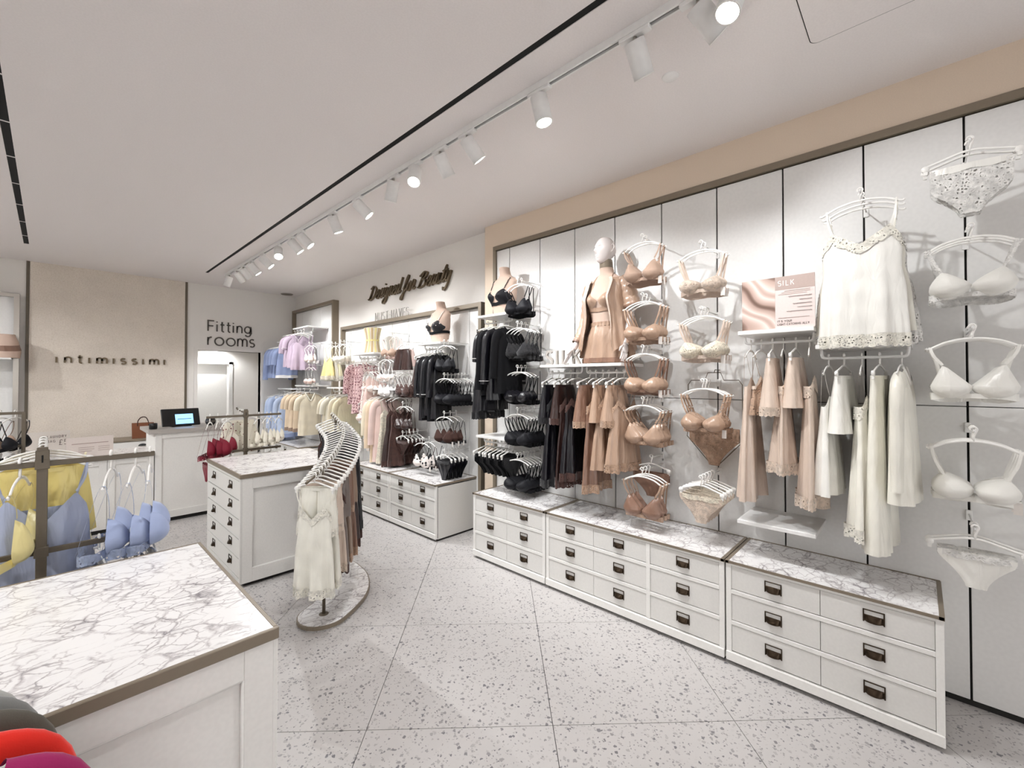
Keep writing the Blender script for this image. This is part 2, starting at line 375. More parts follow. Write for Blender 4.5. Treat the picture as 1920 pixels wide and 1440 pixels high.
def bay(n, y0, y1, zt, first, parent):
    t = struct(MB().box(3.1, 3.2, y0, y1, zt-.045, zt).build('trim_%d' % n, 'bronze'))
    MB().box(3.1, 3.2, y0, y0+.045, 0, zt-.045).build('frame_stile', 'bronze', t); MB().box(3.1, 3.2, y1-.045, y1, 0, zt-.045).build('frame_stile', 'bronze', t)
    MB().box(3.176, 3.2, y0+.045, y1-.045, 0, zt-.045).build('panel_backing', 'gap', t)
    ys = [y1-.045]; s = first
    while s > y0+.1: ys.append(s); s -= .394
    ys.append(y0+.045)
    for a, b in zip(ys, ys[1:]):
        MB().bbox(3.16, 3.176, b+.003, a-.003, .03, 1.468, .0015).build('wall_panel', 'panel', parent)
        MB().bbox(3.16, 3.176, b+.003, a-.003, 1.472, zt-.049, .0015).build('wall_panel', 'panel', parent)
bay(2, 3.36, 6.6, 2.43, 6.37, wf); bay(3, 6.87, 8.6, 2.9, 8.25, wf)
# back wall with the fitting-room doorway
DX0, DX1, DZ = 1.66, 2.6, 2.1
bwm = MB().box(RX0, DX0, RY1, RY1+.12, 0, CZ).box(DX1, RX1+.1, RY1, RY1+.12, 0, CZ).box(DX0, DX1, RY1, RY1+.12, DZ, CZ)
bw = struct(bwm.build('wall_back', 'paint'))
MB().box(-.205, 1.485, RY1-.012, RY1, 0, CZ).build('plaster_panel', 'plaster', bw)
struct(MB().box(-.238, -.208, RY1-.016, RY1, 0, CZ).build('trim_4', 'bronze_dark')); struct(MB().box(1.487, 1.517, RY1-.016, RY1, 0, CZ).build('trim_5', 'bronze_dark'))
t = struct(MB().box(DX0-.05, DX0, RY1-.018, RY1+.12, 0, DZ+.05).box(DX1, DX1+.05, RY1-.018, RY1+.12, 0, DZ+.05).box(DX0, DX1, RY1-.018, RY1+.12, DZ, DZ+.05).build('trim_6', 'paint'))
cw = MB().box(1.1, 1.2, RY1+.12, 11.2, 0, 2.5).box(3.2, 3.3, RY1+.12, 11.2, 0, 2.5).box(1.2, 3.2, 11.1, 11.2, 0, 2.5).box(1.2, 3.2, RY1+.12, 11.2, 2.3, 2.4)
struct(cw.build('wall_corridor', 'paint'))
struct(MB().box(2.36, 3.2, 9.5, 9.6, 0, 2.3).box(1.2, 2.36, 9.5, 9.6, 1.95, 2.3).build('wall_corridor_cross', 'paint'))
struct(MB().box(2.3, 2.36, 9.48, 9.62, 0, 1.95).box(1.2, 2.36, 9.48, 9.62, 1.9, 1.95).build('trim_7', 'white_wood'))
d = struct(MB().bbox(1.3, 2.5, 10.25, 10.29, .08, 1.72).build('door_1', 'white_wood'))
MB().lathe([(0, -.03), (.018, -.03), (.022, -.02), (.018, -.01), (.008, 0)], 12, (1.42, 10.25, .95), 'Y').build('door_knob', 'mirror_steel', d)
dl = tag(MB().lathe([(0, 0), (.05, 0), (.055, .006), (.055, .012)], 20, (2.05, 9.25, 2.29)).build('downlight', 'enamel'), 'small round downlight in the fitting room corridor ceiling', 'light')
MB().lathe([(0, 0), (.04, 0)], 20, (2.05, 9.25, 2.2885)).build('lens', 'lens', dl)
def spot(name, loc, target, watt, size=R(60), blend=.5, rad=.03, parent=None, col=(.972, .988, 1)):
    l = bpy.data.lights.new(name, 'SPOT'); l.energy = watt; l.spot_size = size; l.spot_blend = blend; l.shadow_soft_size = rad; l.color = col
    o = bpy.data.objects.new(name, l); COL.objects.link(o); o.location = loc
    o.rotation_euler = (Vector(target)-Vector(loc)).to_track_quat('-Z', 'Y').to_euler()
    return o
spot('downlight_and_fill_lamp', (2.05, 9.25, 2.27), (2.05, 9.3, 0), 16, R(140))
spot('downlight_and_fill_lamp', (1.9, 9.95, 2.27), (1.9, 10.2, .6), 26, R(150))  # added fill spot without a fixture, brightens the fitting-room door
# the rest of the room, behind and left of the camera
struct(MB().box(RX0-.12, RX0, RY0, RY1, 0, CZ).build('wall_left', 'paint'))
struct(MB().box(RX0, -2.4, RY0-.12, RY0, 0, CZ).box(2.4, RX1+.1, RY0-.12, RY0, 0, CZ).box(-2.4, 2.4, RY0-.12, RY0, 2.75, CZ).build('wall_rear', 'paint'))
# ------------------------------------------------------------------ lettering (drawn strokes)
def strokemesh(strokes, w, depth, closed_ok=True):
    mb = MB()
    for st in strokes:
        P = [Vector((p[0], p[1])) for p in st]; n = len(P); cl = n > 3 and (P[0]-P[-1]).length < 1e-6
        if cl: P = P[:-1]; n -= 1
        l = []; r = []
        for i in range(n):
            if cl: a = (P[i]-P[i-1]).normalized(); b = (P[(i+1) % n]-P[i]).normalized()
            else:
                a = (P[i]-P[i-1]).normalized() if i else (P[1]-P[0]).normalized(); b = (P[i+1]-P[i]).normalized() if i < n-1 else a
            na = Vector((-a.y, a.x)); nb = Vector((-b.y, b.x)); m = (na+nb); m = m.normalized() if m.length > .2 else nb
            k = min(1/max(m.dot(nb), .4), 2)*w/2
            l.append(P[i]+m*k); r.append(P[i]-m*k)
        vs = [(p.x, 0, p.y) for p in l]+[(p.x, 0, p.y) for p in r]+[(p.x, depth, p.y) for p in l]+[(p.x, depth, p.y) for p in r]; fs = []
        for i in range(n if cl else n-1):
            j = (i+1) % n; fs += [(i, n+i, n+j, j), (2*n+i, 2*n+j, 3*n+j, 3*n+i), (i, j, 2*n+j, 2*n+i), (n+i, 3*n+i, 3*n+j, n+j)]
        if not cl: fs += [(0, 2*n, 3*n, n), (n-1, 2*n-1, 4*n-1, 3*n-1)]
        mb.add(vs, fs)
    return mb
GL = {}   # glyph: (advance, strokes); x-height 1, capitals 1.45
GL['n'] = (.78, [[(0,0),(0,1)], [(0,.45)]+arc(.32,.62,.32,.38,160,0,10)+[(.64,0)]])
GL['m'] = (1.24, [[(0,0),(0,1)], [(0,.45)]+arc(.27,.65,.27,.35,160,0,10)+[(.54,0)], [(.54,.45)]+arc(.81,.65,.27,.35,160,0,10)+[(1.08,0)]])
GL['i'] = (.26, [[(0,0),(0,1)], [(0,1.3),(0,1.42)]]); GL['I'] = (.26, [[(0,0),(0,1)]])
GL['t'] = (.56, [[(.15,1.42),(.15,.25)]+arc(.34,.2,.19,.2,180,285,6), [(-.05,1),(.42,1)]])
GL['s'] = (.72, [arc(.28,.74,.26,.26,40,270,10)[:-1]+arc(.28,.24,.28,.25,90,-140,10)])
GL['o'] = (1.12, [arc(.5,.5,.48,.5,0,360,22)]); GL['r'] = (.56, [[(0,0),(0,1)], [(0,.5)]+arc(.34,.62,.34,.38,165,80,7)])
GL['g'] = (1.0, [arc(.4,.52,.4,.48,0,360,20), [(.8,1),(.8,-.05)]+arc(.42,-.05,.38,.4,0,-150,9)]); GL['F'] = (.86, [[(0,0),(0,1.5),(.72,1.5)], [(0,.76),(.62,.76)]])
GL['S'] = (.95, [arc(.38,1.06,.36,.36,35,270,12)[:-1]+arc(.38,.36,.38,.36,90,-145,12)]); GL['U'] = (1.0, [[(0,1.45),(0,.4)]+arc(.36,.38,.36,.38,180,360,10)+[(.72,1.45)]])
GL['M'] = (1.2, [[(0,0),(.06,1.45),(.48,.35),(.9,1.45),(.96,0)]]); GL['T'] = (.95, [[(0,1.45),(.76,1.45)], [(.38,1.45),(.38,0)]]); GL['-'] = (.6, [[(0,.7),(.38,.7)]])
GL['H'] = (1.0, [[(0,0),(0,1.45)], [(.72,0),(.72,1.45)], [(0,.75),(.72,.75)]]); GL['A'] = (1.02, [[(0,0),(.4,1.45),(.8,0)], [(.13,.48),(.67,.48)]])
GL['V'] = (1.0, [[(0,1.45),(.4,0),(.8,1.45)]]); GL['E'] = (.86, [[(.64,0),(0,0),(0,1.45),(.64,1.45)], [(0,.75),(.56,.75)]]); GL['L'] = (.86, [[(0,1.45),(0,0),(.62,0)]])
GL['K'] = (.98, [[(0,0),(0,1.45)], [(.72,1.45),(.02,.62)], [(.25,.85),(.76,0)]]); GL['|'] = (.36, [[(0,0),(0,1.45)]]); GL[' '] = (.6, [])
GL['D'] = (1.02, [[(0,0),(0,1.45)]+arc(.25,.725,.5,.725,90,-90,12)+[(0,0)]]); GL['N'] = (1.04, [[(0,0),(0,1.45),(.74,0),(.74,1.45)]])
GL['R'] = (.92, [[(0,0),(0,1.45)]+arc(.38,1.09,.32,.36,90,-90,9)+[(0,.73)], [(.3,.73),(.7,0)]]); GL['Y'] = (.94, [[(0,1.45),(.38,.7),(.76,1.45)], [(.38,.7),(.38,0)]])
GL['B'] = (.94, [[(0,0),(0,1.45)]+arc(.36,1.1,.3,.35,90,-90,8)+[(0,.75)], [(.36,.75)]+arc(.38,.375,.34,.375,90,-90,8)+[(0,0)]]); GL['G'] = (1.08, [arc(.46,.72,.46,.72,45,325,16)+[(.86,.68),(.5,.68)]])
GL['C'] = (1.04, [arc(.46,.72,.46,.72,45,315,16)]); GL['O'] = (1.18, [arc(.5,.72,.5,.72,0,360,22)]); GL["'"] = (.26, [[(0,1.45),(0,1.2)]])
GL['5'] = (.9, [[(.62,1.45),(.14,1.45),(.08,.8)]+arc(.32,.48,.36,.44,125,-140,12)]); GL['P'] = (.86, [arc(.52,1.1,.24,.34,20,180,8)+[(.28,.3),(.16,0),(.72,0)], [(.1,.7),(.56,.7)]])
GS = {}   # connected script glyphs
GS['D'] = (1.15, [cr([(.1,1.25,0),(.5,1.5,0),(.95,1.1,0),(.85,.35,0),(.3,0,0),(0,.12,0),(.12,.1,0),(.3,.6,0),(.42,1.5,0)], 6)])
GS['e'] = (.5, [cr([(0,.35,0),(.34,.6,0),(.3,.95,0),(.1,.8,0),(.08,.2,0),(.28,0,0),(.52,.25,0)], 6)])
GS['s'] = (.46, [cr([(0,.2,0),(.3,1,0),(.38,.55,0),(.3,.05,0),(.06,.05,0)], 6), cr([(.3,.05,0),(.46,.2,0)], 3)])
GS['i'] = (.34, [cr([(0,.3,0),(.16,.95,0),(.14,.1,0),(.36,.3,0)], 6), [(.2,1.3),(.23,1.42)]])
GS['g'] = (.56, [cr([(.42,.85,0),(.15,.95,0),(.04,.4,0),(.2,.05,0),(.42,.8,0),(.36,-.3,0),(.06,-.72,0),(-.06,-.4,0),(.56,.3,0)], 6)])
GS['n'] = (.62, [cr([(0,.3,0),(.12,.95,0),(.1,0,0)], 5), cr([(.1,.3,0),(.36,.95,0),(.42,.7,0),(.4,.08,0),(.64,.3,0)], 6)])
GS['d'] = (.62, [cr([(.4,.85,0),(.15,.95,0),(.04,.4,0),(.2,.02,0),(.42,.7,0)], 6), cr([(.52,1.6,0),(.42,.5,0),(.4,.05,0),(.62,.25,0)], 6)])
GS['f'] = (.5, [cr([(0,.3,0),(.36,1.35,0),(.3,1.62,0),(.16,1.1,0),(.06,-.5,0),(-.08,-.75,0),(-.12,-.4,0),(.5,.4,0)], 6)])
GS['o'] = (.54, [cr([(.34,.9,0),(.08,.7,0),(.08,.1,0),(.34,.08,0),(.42,.6,0),(.3,.95,0),(.56,.75,0)], 6)])
GS['r'] = (.48, [cr([(0,.5,0),(.1,1,0),(.3,.85,0),(.26,.1,0),(.48,.25,0)], 6)])
GS['B'] = (1.05, [cr([(0,1.15,0),(.45,1.5,0),(.85,1.35,0),(.7,.95,0),(.35,.8,0),(.8,.7,0),(.78,.2,0),(.3,0,0),(.02,.12,0)], 6), cr([(.45,1.45,0),(.3,.8,0),(.12,0,0)], 4)])
GS['a'] = (.58, [cr([(.4,.85,0),(.15,.95,0),(.04,.4,0),(.2,.02,0),(.42,.8,0)], 6), cr([(.43,.95,0),(.38,.1,0),(.6,.28,0)], 5)])
GS['u'] = (.6, [cr([(0,.4,0),(.1,.95,0),(.08,.15,0),(.3,.05,0),(.42,.9,0)], 6), cr([(.42,.95,0),(.38,.1,0),(.6,.28,0)], 5)])
GS['t'] = (.42, [cr([(0,.3,0),(.22,1.5,0),(.14,.1,0),(.42,.3,0)], 6), [(-.06,1.05),(.42,1.18)]])
GS['y'] = (.6, [cr([(0,.4,0),(.1,.95,0),(.08,.2,0),(.28,.08,0),(.42,.9,0)], 6), cr([(.43,.95,0),(.34,-.3,0),(.08,-.75,0),(-.06,-.45,0)], 6)])
GS[' '] = (.35, [])
def words(root, text, glyphs, size, w, depth, mat, track=.12, shear=0, off=(0, 0), widen=1):
    x = off[0]
    for ch in text:
        adv, st = glyphs[ch]
        if st:
            sts = [[(x+(p[0]*widen+shear*p[1])*size, off[1]+p[1]*size) for p in s] for s in st]
            x0 = min(p[0] for s in sts for p in s)
            strokemesh([[(p[0]-x0, p[1]) for p in s] for s in sts], w, depth).build('letter', mat, root, (x0, 0, 0))
        x += (adv*widen+track)*size
    return x-off[0]
def wlen(text, glyphs, size, track, widen=1): return sum((glyphs[c][0]*widen+track)*size for c in text)-track*size
# intimissimi on the plaster wall (dotless i)
r_ = empty('wall_lettering', (.05, RY1-.012-.016, 1.845)); T = 'IntImIssImI'
s_ = .098; tw = wlen(T, GL, s_, .72, 1.25); words(r_, T, GL, s_*1.2/tw*1.0, .021, .016, 'letter_bronze', .72, 0, (0, 0), 1.25)
tag(r_, 'brown raised logo lettering intimissimi on the plaster wall', 'lettering')
r_ = empty('wall_lettering', (1.80, RY1-.014, 2.43)); words(r_, 'Fitting', GL, .66/wlen('Fitting', GL, 1, .22), .02, .014, 'letter_dark', .22)
k_ = .66/wlen('rooms', GL, 1, .16); words(r_, 'rooms', GL, .132, .02, .014, 'letter_dark', .17, 0, (0, -.235))
tag(r_, 'dark thin Fitting rooms lettering above the doorway', 'lettering')
r_ = empty('wall_lettering', (3.165, 5.87, 2.765), -PI/2); tw = wlen('Designed for Beauty', GS, 1, 0)
r_.rotation_euler = (0, 0, -PI/2); words(r_, 'Designed for Beauty', GS, .125, .0135, .03, 'letter_bronze', 0, .42, (0, 0), 1.9/tw/.125)
tag(r_, 'bronze script lettering Designed for Beauty high on the far wall', 'lettering')
r_ = empty('standing_lettering', (3.13, 5.6, 2.432), -PI/2); words(r_, 'MUST-HAVES', GL, .85/wlen('MUST-HAVES', GL, 1, .16), .006, .012, 'letter_pale', .16)
tag(r_, 'thin grey MUST-HAVES letters standing on the bronze frame top', 'lettering')
# ------------------------------------------------------------------ ceiling fixtures
tag(MB().lathe([(0, -.006), (.038, -.006), (.042, -.002), (.042, 0)], 28, (2.22, .94, CZ)).build('ceiling_disc', 'enamel'), 'small white round cover plate on the ceiling beside the track', 'cover plate')
o = tag(MB().lathe([(.1, -.012), (.105, -.004), (.105, 0)], 28, (2.98, 8.52, CZ)).build('ceiling_speaker', 'letter_grey'), 'round grey ceiling speaker near the back corner', 'speaker')
MB().lathe([(0, -.01), (.1, -.012)], 28, (2.98, 8.52, CZ)).build('grille', 'bronze_dark', o)
def track(x, y0, y1, label):
    t = tag(MB().box(x-.019, x-.009, y0, y1, CZ-.035, CZ).box(x+.009, x+.019, y0, y1, CZ-.035, CZ).box(x-.009, x+.009, y0, y1, CZ-.008, CZ).build('lighting_track', 'enamel'), label, 'track')
    MB().box(x-.0085, x+.0085, y0+.01, y1-.01, CZ-.022, CZ-.0085).build('conductor_slot', 'gap', t)
    MB().box(x-.02, x+.02, y0-.01, y0, CZ-.036, CZ).build('end_cap', 'enamel', t); MB().box(x-.02, x+.02, y1, y1+.01, CZ-.036, CZ).build('end_cap', 'enamel', t)
HB = MB().lathe([(0, .075), (.043, .075), (.046, .072), (.046, -.075), (.041, -.075), (.039, -.05), (0, -.05)], 24).mesh('head_can', 'enamel')
HL = MB().lathe([(.0, -.0715), (.0405, -.0715)], 24).mesh('lens', 'lens'); HR = MB().lathe([(.0405, -.074), (.046, -.0765), (.047, -.072)], 24).mesh('rim', 'plastic')
AD = MB().bbox(-.0165, .0165, -.075, .075, -.052, -.033, .003).mesh('adapter', 'enamel'); ST = MB().tube([(0, 0, -.05), (0, 0, -.085)], .009, 10).mesh('stem', 'mirror_steel')
def head(x, y, target, label, watt=None, size=R(84), lit=True):
    root = empty('track_spotlight', (x, y, CZ)); tag(root, label, 'spotlight', 'spotlights on the ceiling track')
    make(('adapter', AD, []), (0,0,0), parent=root); make(('stem', ST, []), (0,0,0), parent=root)
    d = (Vector(target)-Vector((x, y, CZ-.12))).normalized(); e = (-d).to_track_quat('Z', 'Y').to_euler()
    c = Vector((0, 0, -.085))+d*.06
    make(('can', HB, [('lens', HL, []), ('rim', HR, [])]), c, parent=root, rot=e)
    p = Vector((x, y, CZ))+c+d*.085
    spot('spot_lamp', p, p+d, SPOT_W if watt is None else watt, size, .75, .022)
ORD = ['first', 'second', 'third', 'fourth', 'fifth', 'sixth', 'seventh', 'eighth', 'ninth', 'tenth', 'eleventh', 'twelfth', 'thirteenth', 'fourteenth', 'fifteenth', 'sixteenth', 'seventeenth', 'eighteenth', 'nineteenth', 'twentieth',
       'twenty-first', 'twenty-second', 'twenty-third', 'twenty-fourth', 'twenty-fifth', 'twenty-sixth', 'twenty-seventh', 'twenty-eighth', 'twenty-ninth', 'thirtieth']
TX = 1.79
track(TX, -.9, 7.6, 'long white ceiling lighting track parallel to the right wall')
heads = [(.5, (.6, .9, 0)), (.64, (3.1, -.15, 1.75)), (.92, (3.1, .85, 1.3)), (1.48, (2.1, .9, 0)), (2.07, (3.1, 1.65, 1.5)), (2.35, (3.1, 2.4, 1.3)), (2.64, (.9, 1.7, .9)), (2.93, (1.9, 4.2, 0)),
         (3.5, (3.1, 2.75, 1.6)), (3.98, (2.9, 3.9, .6)), (4.73, (3.15, 3.9, 1.5)), (4.99, (3.15, 4.5, 1.4)), (5.4, (1.3, 3.6, .8)), (5.94, (3.15, 5.3, 1.6)), (6.4, (3.15, 6.0, 1.4)), (6.73, (3.15, 6.9, 1.5)), (7.03, (3.15, 7.6, 1.5)), (7.4, (1.2, 8.0, .4))]
for i, (y, tg) in enumerate(heads): head(TX, y, tg, 'white cylinder spotlight, %s from the near end of the ceiling track' % ORD[i], SPOT_W*{1: .5, 2: .75, 11: .7, 13: .8}.get(i, 1))
# unseen track and heads added over the left half for fill light
track(-1.8, -.9, 7.7, 'added unseen white fill lighting track over the left half of the shop')
for i in range(12):
    y = .9+.6*i; tg = ((.2, y+1.2, .3), (-3.1, y+.3, 1.5), (.0, y+1.2, 0))[i % 3]
    head(-1.8, y, tg, 'added white cylinder fill spotlight %s along the left-hand track' % ORD[i], size=R(100))
# ------------------------------------------------------------------ furniture
def pullmesh():
    m = MB(); W, H = .04, .03
    for x0, x1, z0, z1 in ((-W, W, H-.005, H), (-W, W, -H+.004, -H+.009), (-W, -W+.005, -H, H), (W-.005, W, -H, H), (-W, W, .000, .005)): m.bbox(x0, x1, -.005, 0, z0, z1, .001)
    m.box(-W+.004, W-.004, -.0015, 0, -H+.004, .002)
    def f(u, v):
        a = PI*u; b = PI/2*v
        return (.032*math.cos(a)*math.sin(b)**.7 if b > 0 else 0, -.003-.022*math.sin(a)*math.sin(b), -.001-.006+(.020*math.cos(b)-.017))
    m.grid(lambda u, v: (.031*math.cos(PI*u), -.002-.022*math.sin(PI*u)*(.35+.65*math.sin(PI/2*v)), .002-.026*v), 13, 5)
    m.grid(lambda u, v: (.031*math.cos(PI*u)*(1-v), -.002-.022*math.sin(PI*u)*.35*(1-v), .002+.003*v), 13, 4)
    return m.mesh('pull', 'pull')
PULL = pullmesh()
def frontpull(parent, x, z, y=0): 
    o = make(('pull', PULL, []), (x, y, z), parent=parent); return o
def low_cabinet(ymax, W, cols, label, xf=2.64, xb=3.1, H=.58, endtrim=(1, 1)):
    D = xb-xf; r = empty('drawer_cabinet', (xf, ymax, 0), -PI/2); tag(r, label, 'cabinet', 'low white drawer cabinets along the right wall')
    MB().box(.003, W-.003, .025, D, .02, H-.03).build('carcass', 'drawer_paint', r)
    MB().box(.003, W-.003, .02, .0255, .03, H-.03).build('drawer_gap', 'gap', r)
    MB().box(.01, W-.01, .03, D, 0, .022).build('plinth', 'gap', r)
    MB().bbox(.002, W-.002, -.008, .02, .022, .072, .003).build('base_board', 'white_wood', r)
    fr = MB(); zs = [(.222, .249), (.395, .422)]
    fr.bbox(.002, .03, 0, .02, .072, H-.015, .0015).bbox(W-.03, W-.002, 0, .02, .072, H-.015, .0015).bbox(.03, W-.03, 0, .02, H-.028, H-.015, .001)
    for a, b in zs: fr.bbox(.03, W-.03, 0, .02, a+.002, b-.002, .0015)
    x = .03; n = len(cols); tot = sum(c[0] for c in cols); gapw = .026*(n-1); unit = (W-.06-gapw)/tot
    slots = []
    for k, (wd, sub) in enumerate(cols):
        x1 = x+wd*unit
        for j in range(sub): slots.append((x+(x1-x)*j/sub, x+(x1-x)*(j+1)/sub))
        if k < n-1: fr.bbox(x1, x1+.026, -.0012, .02, .074, H-.029, .001)
        x = x1+.026
    fr.build('face_frame', 'white_wood', r)
    for z0, z1 in ((.076, .222), (.249, .395), (.422, H-.03)):
        for a, b in slots:
            d = MB().bbox(-(b-a)/2+.0012, (b-a)/2-.0012, .004, .02, .002, z1-z0-.001, .001).build('drawer', 'drawer_paint', r, ((a+b)/2, 0, z0)); frontpull(d, 0, (z1-z0)*.55, .004)
    MB().bbox(.003, W-.003, -.004, D, H-.016, H, .0015).build('marble_top', 'marble', r)
    tm = MB().box(.002, W-.002, -.0085, -.0042, H-.013, H+.001).box(.003, W-.003, D-.006, D-.001, H, H+.004)
    if endtrim[0]: tm.box(0, .018, -.0085, D-.002, H-.014, H+.0015)
    if endtrim[1]: tm.box(W-.018, W, -.0085, D-.002, H-.014, H+.0015)
    tm.build('edge_trim', 'bronze', r); return r
low_cabinet(2.965, .84, [(1, 2)], 'low white six-drawer cabinet at the beige pilaster end of the near wall')
low_cabinet(2.12, 1.303, [(1.9, 2), (1, 1)], 'widest low white cabinet with nine drawers and marble top, near wall')
low_cabinet(.812, .885, [(1, 2)], 'nearest low white six-drawer cabinet with bare marble top edge trim')
low_cabinet(4.36, .87, [(1, 2)], 'low white cabinet at the end of the far wall run, beside the gap', 2.62, 3.16, .56)
low_cabinet(5.23, .867, [(1, 2)], 'low white drawer cabinet partly behind the curved rack', 2.62, 3.16, .56)
low_cabinet(8.5, 1.55, [(1, 2), (1, 2)], 'low marble-topped cabinet in the far back corner', 2.62, 3.16, .56)

def framed_face(parent, w, h, z0, name, tx):
    """shaker panel on the local xz plane, facing -y"""
    m = MB(); s = .085
    m.bbox(0, s, -.014, 0, z0, h, .002).bbox(w-s, w, -.014, 0, z0, h, .002).bbox(s, w-s, -.014, 0, h-s, h, .002).bbox(s, w-s, -.014, 0, z0, z0+s+.02, .002)
    for (xa, za, xb, zb) in ((s, h-s, w-s, h-s), (s, z0+s+.02, w-s, z0+s+.02), (s, z0+s+.02, s, h-s), (w-s, z0+s+.02, w-s, h-s)):
        m.tube([(xa, -.006, za), (xb, -.006, zb)], .007, 6)
    return m.build(name, 'white_wood', parent, *tx)
def island(x0, x1, y0, y1, H, label, lab2):
    r = empty('display_island', (x0, y0, 0)); tag(r, label, 'counter'); W, D = x1-x0, y1-y0
    MB().box(.02, W-.015, .02, D-.015, .03, H-.03).build('body', 'white_wood', r); MB().box(.04, W-.04, .04, D-.04, 0, .03).build('plinth', 'gap', r)
    framed_face(r, W-.01, H-.03, .03, 'front_panel', ((.005, .02, 0), 0)); framed_face(r, W-.01, H-.03, .03, 'rear_panel', ((W-.005, D-.016, 0), PI)); framed_face(r, D-.01, H-.03, .03, 'end_panel', ((W-.016, .005, 0), PI/2))
    MB().box(.012, .021, .03, D-.02, .04, H-.03).build('drawer_gap', 'gap', r)
    fr = MB().bbox(.003, .02, .005, .03, .03, H-.03, .002).bbox(.003, .02, D-.03, D-.005, .03, H-.03, .002).bbox(.003, .02, .03, D-.03, H-.05, H-.03, .001).bbox(.003, .02, .03, D-.03, .03, .07, .001); fr.build('face_frame', 'drawer_paint', r)
    n = 5; zz = .072; hh = (H-.052-.072)/n
    for k in range(n):
        d = MB().bbox(-(D-.065)/2, (D-.065)/2, 0, .014, .004, hh-.004, .0015).build('drawer', 'drawer_paint', r, (.004, D/2, zz+k*hh), -PI/2)
        for sx in (-1, 1): frontpull(d, sx*D*.25, hh*.62, 0)
    MB().box(.012, W-.012, .012, D-.012, H-.028, H).build('marble_top', 'marble', r)
    MB().bbox(0, W, 0, .014, H-.032, H+.001, .002).bbox(0, W, D-.014, D, H-.032, H+.001, .002).bbox(0, .014, .014, D-.014, H-.032, H+.001, .002).bbox(W-.014, W, .014, D-.014, H-.032, H+.001, .002).build('edge_trim', 'bronze', r)
    return r
island(-.44, .47, 1.385, 2.37, .87, 'white counter with bare marble top in the foreground', '')
island(1.0, 1.92, 3.8, 4.82, .87, 'white five-drawer island with marble top in the middle of the shop', '')
# racks fixed to the islands: a post, two cross bars and a short arm
def track_rack(x, y, z0, bars, zt, armz, arm, label, half=.335, armdir=1, name='display_rack'):
    r = empty(name, (x, y, 0)); tag(r, label, 'rack')
    m = MB().bbox(-.016, .016, -.012, .012, z0, zt, .002); m.bbox(-.02, .02, -.016, .016, zt-.075, zt-.012, .002); m.build('post', 'bronze_dark', r)
    for zb in bars: MB().bbox(-half, half, -.006, .006, zb-.011, zb+.011, .002).build('cross_bar', 'bronze_dark', r); MB().bbox(-.021, .021, -.017, .017, zb-.02, zb+.02, .002).build('bar_bracket', 'bronze_dark', r)
    if arm: MB().tube([(0, 0, armz), (0, armdir*arm, armz+.03), (0, armdir*(arm+.02), armz+.045)], .007, 8).build('arm', 'bronze_dark', r)
    MB().bbox(-.0025, .0025, -.0185, -.0165, zt-.06, zt-.03, .0005).build('keyhole', 'black_slot', r)
    return r
R1X, R1Y = -.02, 2.6
track_rack(R1X, R1Y, .02, (1.26, .905), 1.327, 1.285, .36, 'brown metal rack post with bars behind the foreground counter', .355)
R2X, R2Y = 1.363, 5.0
track_rack(R2X, R2Y, .02, (1.241, .892), 1.305, 1.262, .3, 'brown metal rack behind the middle island')
R3X, R3Y = -.14, 5.5
track_rack(R3X-.3, R3Y, .02, (1.325, 1.05), 1.30, 0, 0, 'brown rack of nude and black bras at the far left', .29)
MB().bbox(.275, .3, -.012, .012, .02, 1.335, .002).build('post', 'bronze_dark', bpy.data.objects[[o.name for o in bpy.data.objects if o.get('label', '').startswith('brown rack of nude')][0]])
R4X, R4Y = -.22, 1.32
r = track_rack(R4X, R4Y+.035, .4, (), 1.07, 1.055, .48, 'brown rack arm holding sweaters in front of the foreground counter', armdir=-1)

# checkout desks
def desk(x0, x1, y0, y1, H, label, nseam, topt=.035, over=.03, topmat='marble'):
    r = empty('checkout_desk', (x0, y0, 0)); W, D = x1-x0, y1-y0; tag(r, label, 'desk')
    MB().box(.0, W, .015, D, .045, H-topt).build('body', 'white_wood', r); MB().box(.02, W-.02, .03, D-.02, 0, .045).build('plinth', 'gap', r)
    pw = W/nseam
    for k in range(nseam):
        p = MB(); a, b = k*pw+.002, (k+1)*pw-.002; s = .06
        p.bbox(a, a+s, 0, .015, .045, H-topt-.002, .0015).bbox(b-s, b, 0, .015, .045, H-topt-.002, .0015).bbox(a+s, b-s, 0, .015, H-topt-s, H-topt-.002, .0015).bbox(a+s, b-s, 0, .015, .045, .045+s+.02, .0015)
        p.build('front_panel', 'white_wood', r)
    MB().bbox(-over, W+over, -.03, D, H-topt, H, .003).build('desk_top', topmat, r); MB().box(-over, W+over, -.032, -.0302, H-topt, H).build('edge_trim', 'letter_grey', r)
    return r
desk(.80, 1.62, 6.2, 6.85, 1.045, 'tall white checkout desk holding the black screen', 1, .04, .06, 'letter_grey')
desk(-.35, .795, 6.2, 6.85, .8, 'low white checkout desk behind the blue bras', 3, .03, 0)
r = empty('back_counter', (-.2, 8.2, 0)); tag(r, 'narrow white counter with black cup pulls against the back wall', 'counter')
MB().box(0, 1.6, .02, .48, .05, .725).build('body', 'white_wood', r); MB().box(.02, 1.58, .05, .48, 0, .05).build('plinth', 'gap', r); MB().bbox(-.01, 1.62, 0, .485, .725, .75, .003).build('worktop', 'bronze', r)
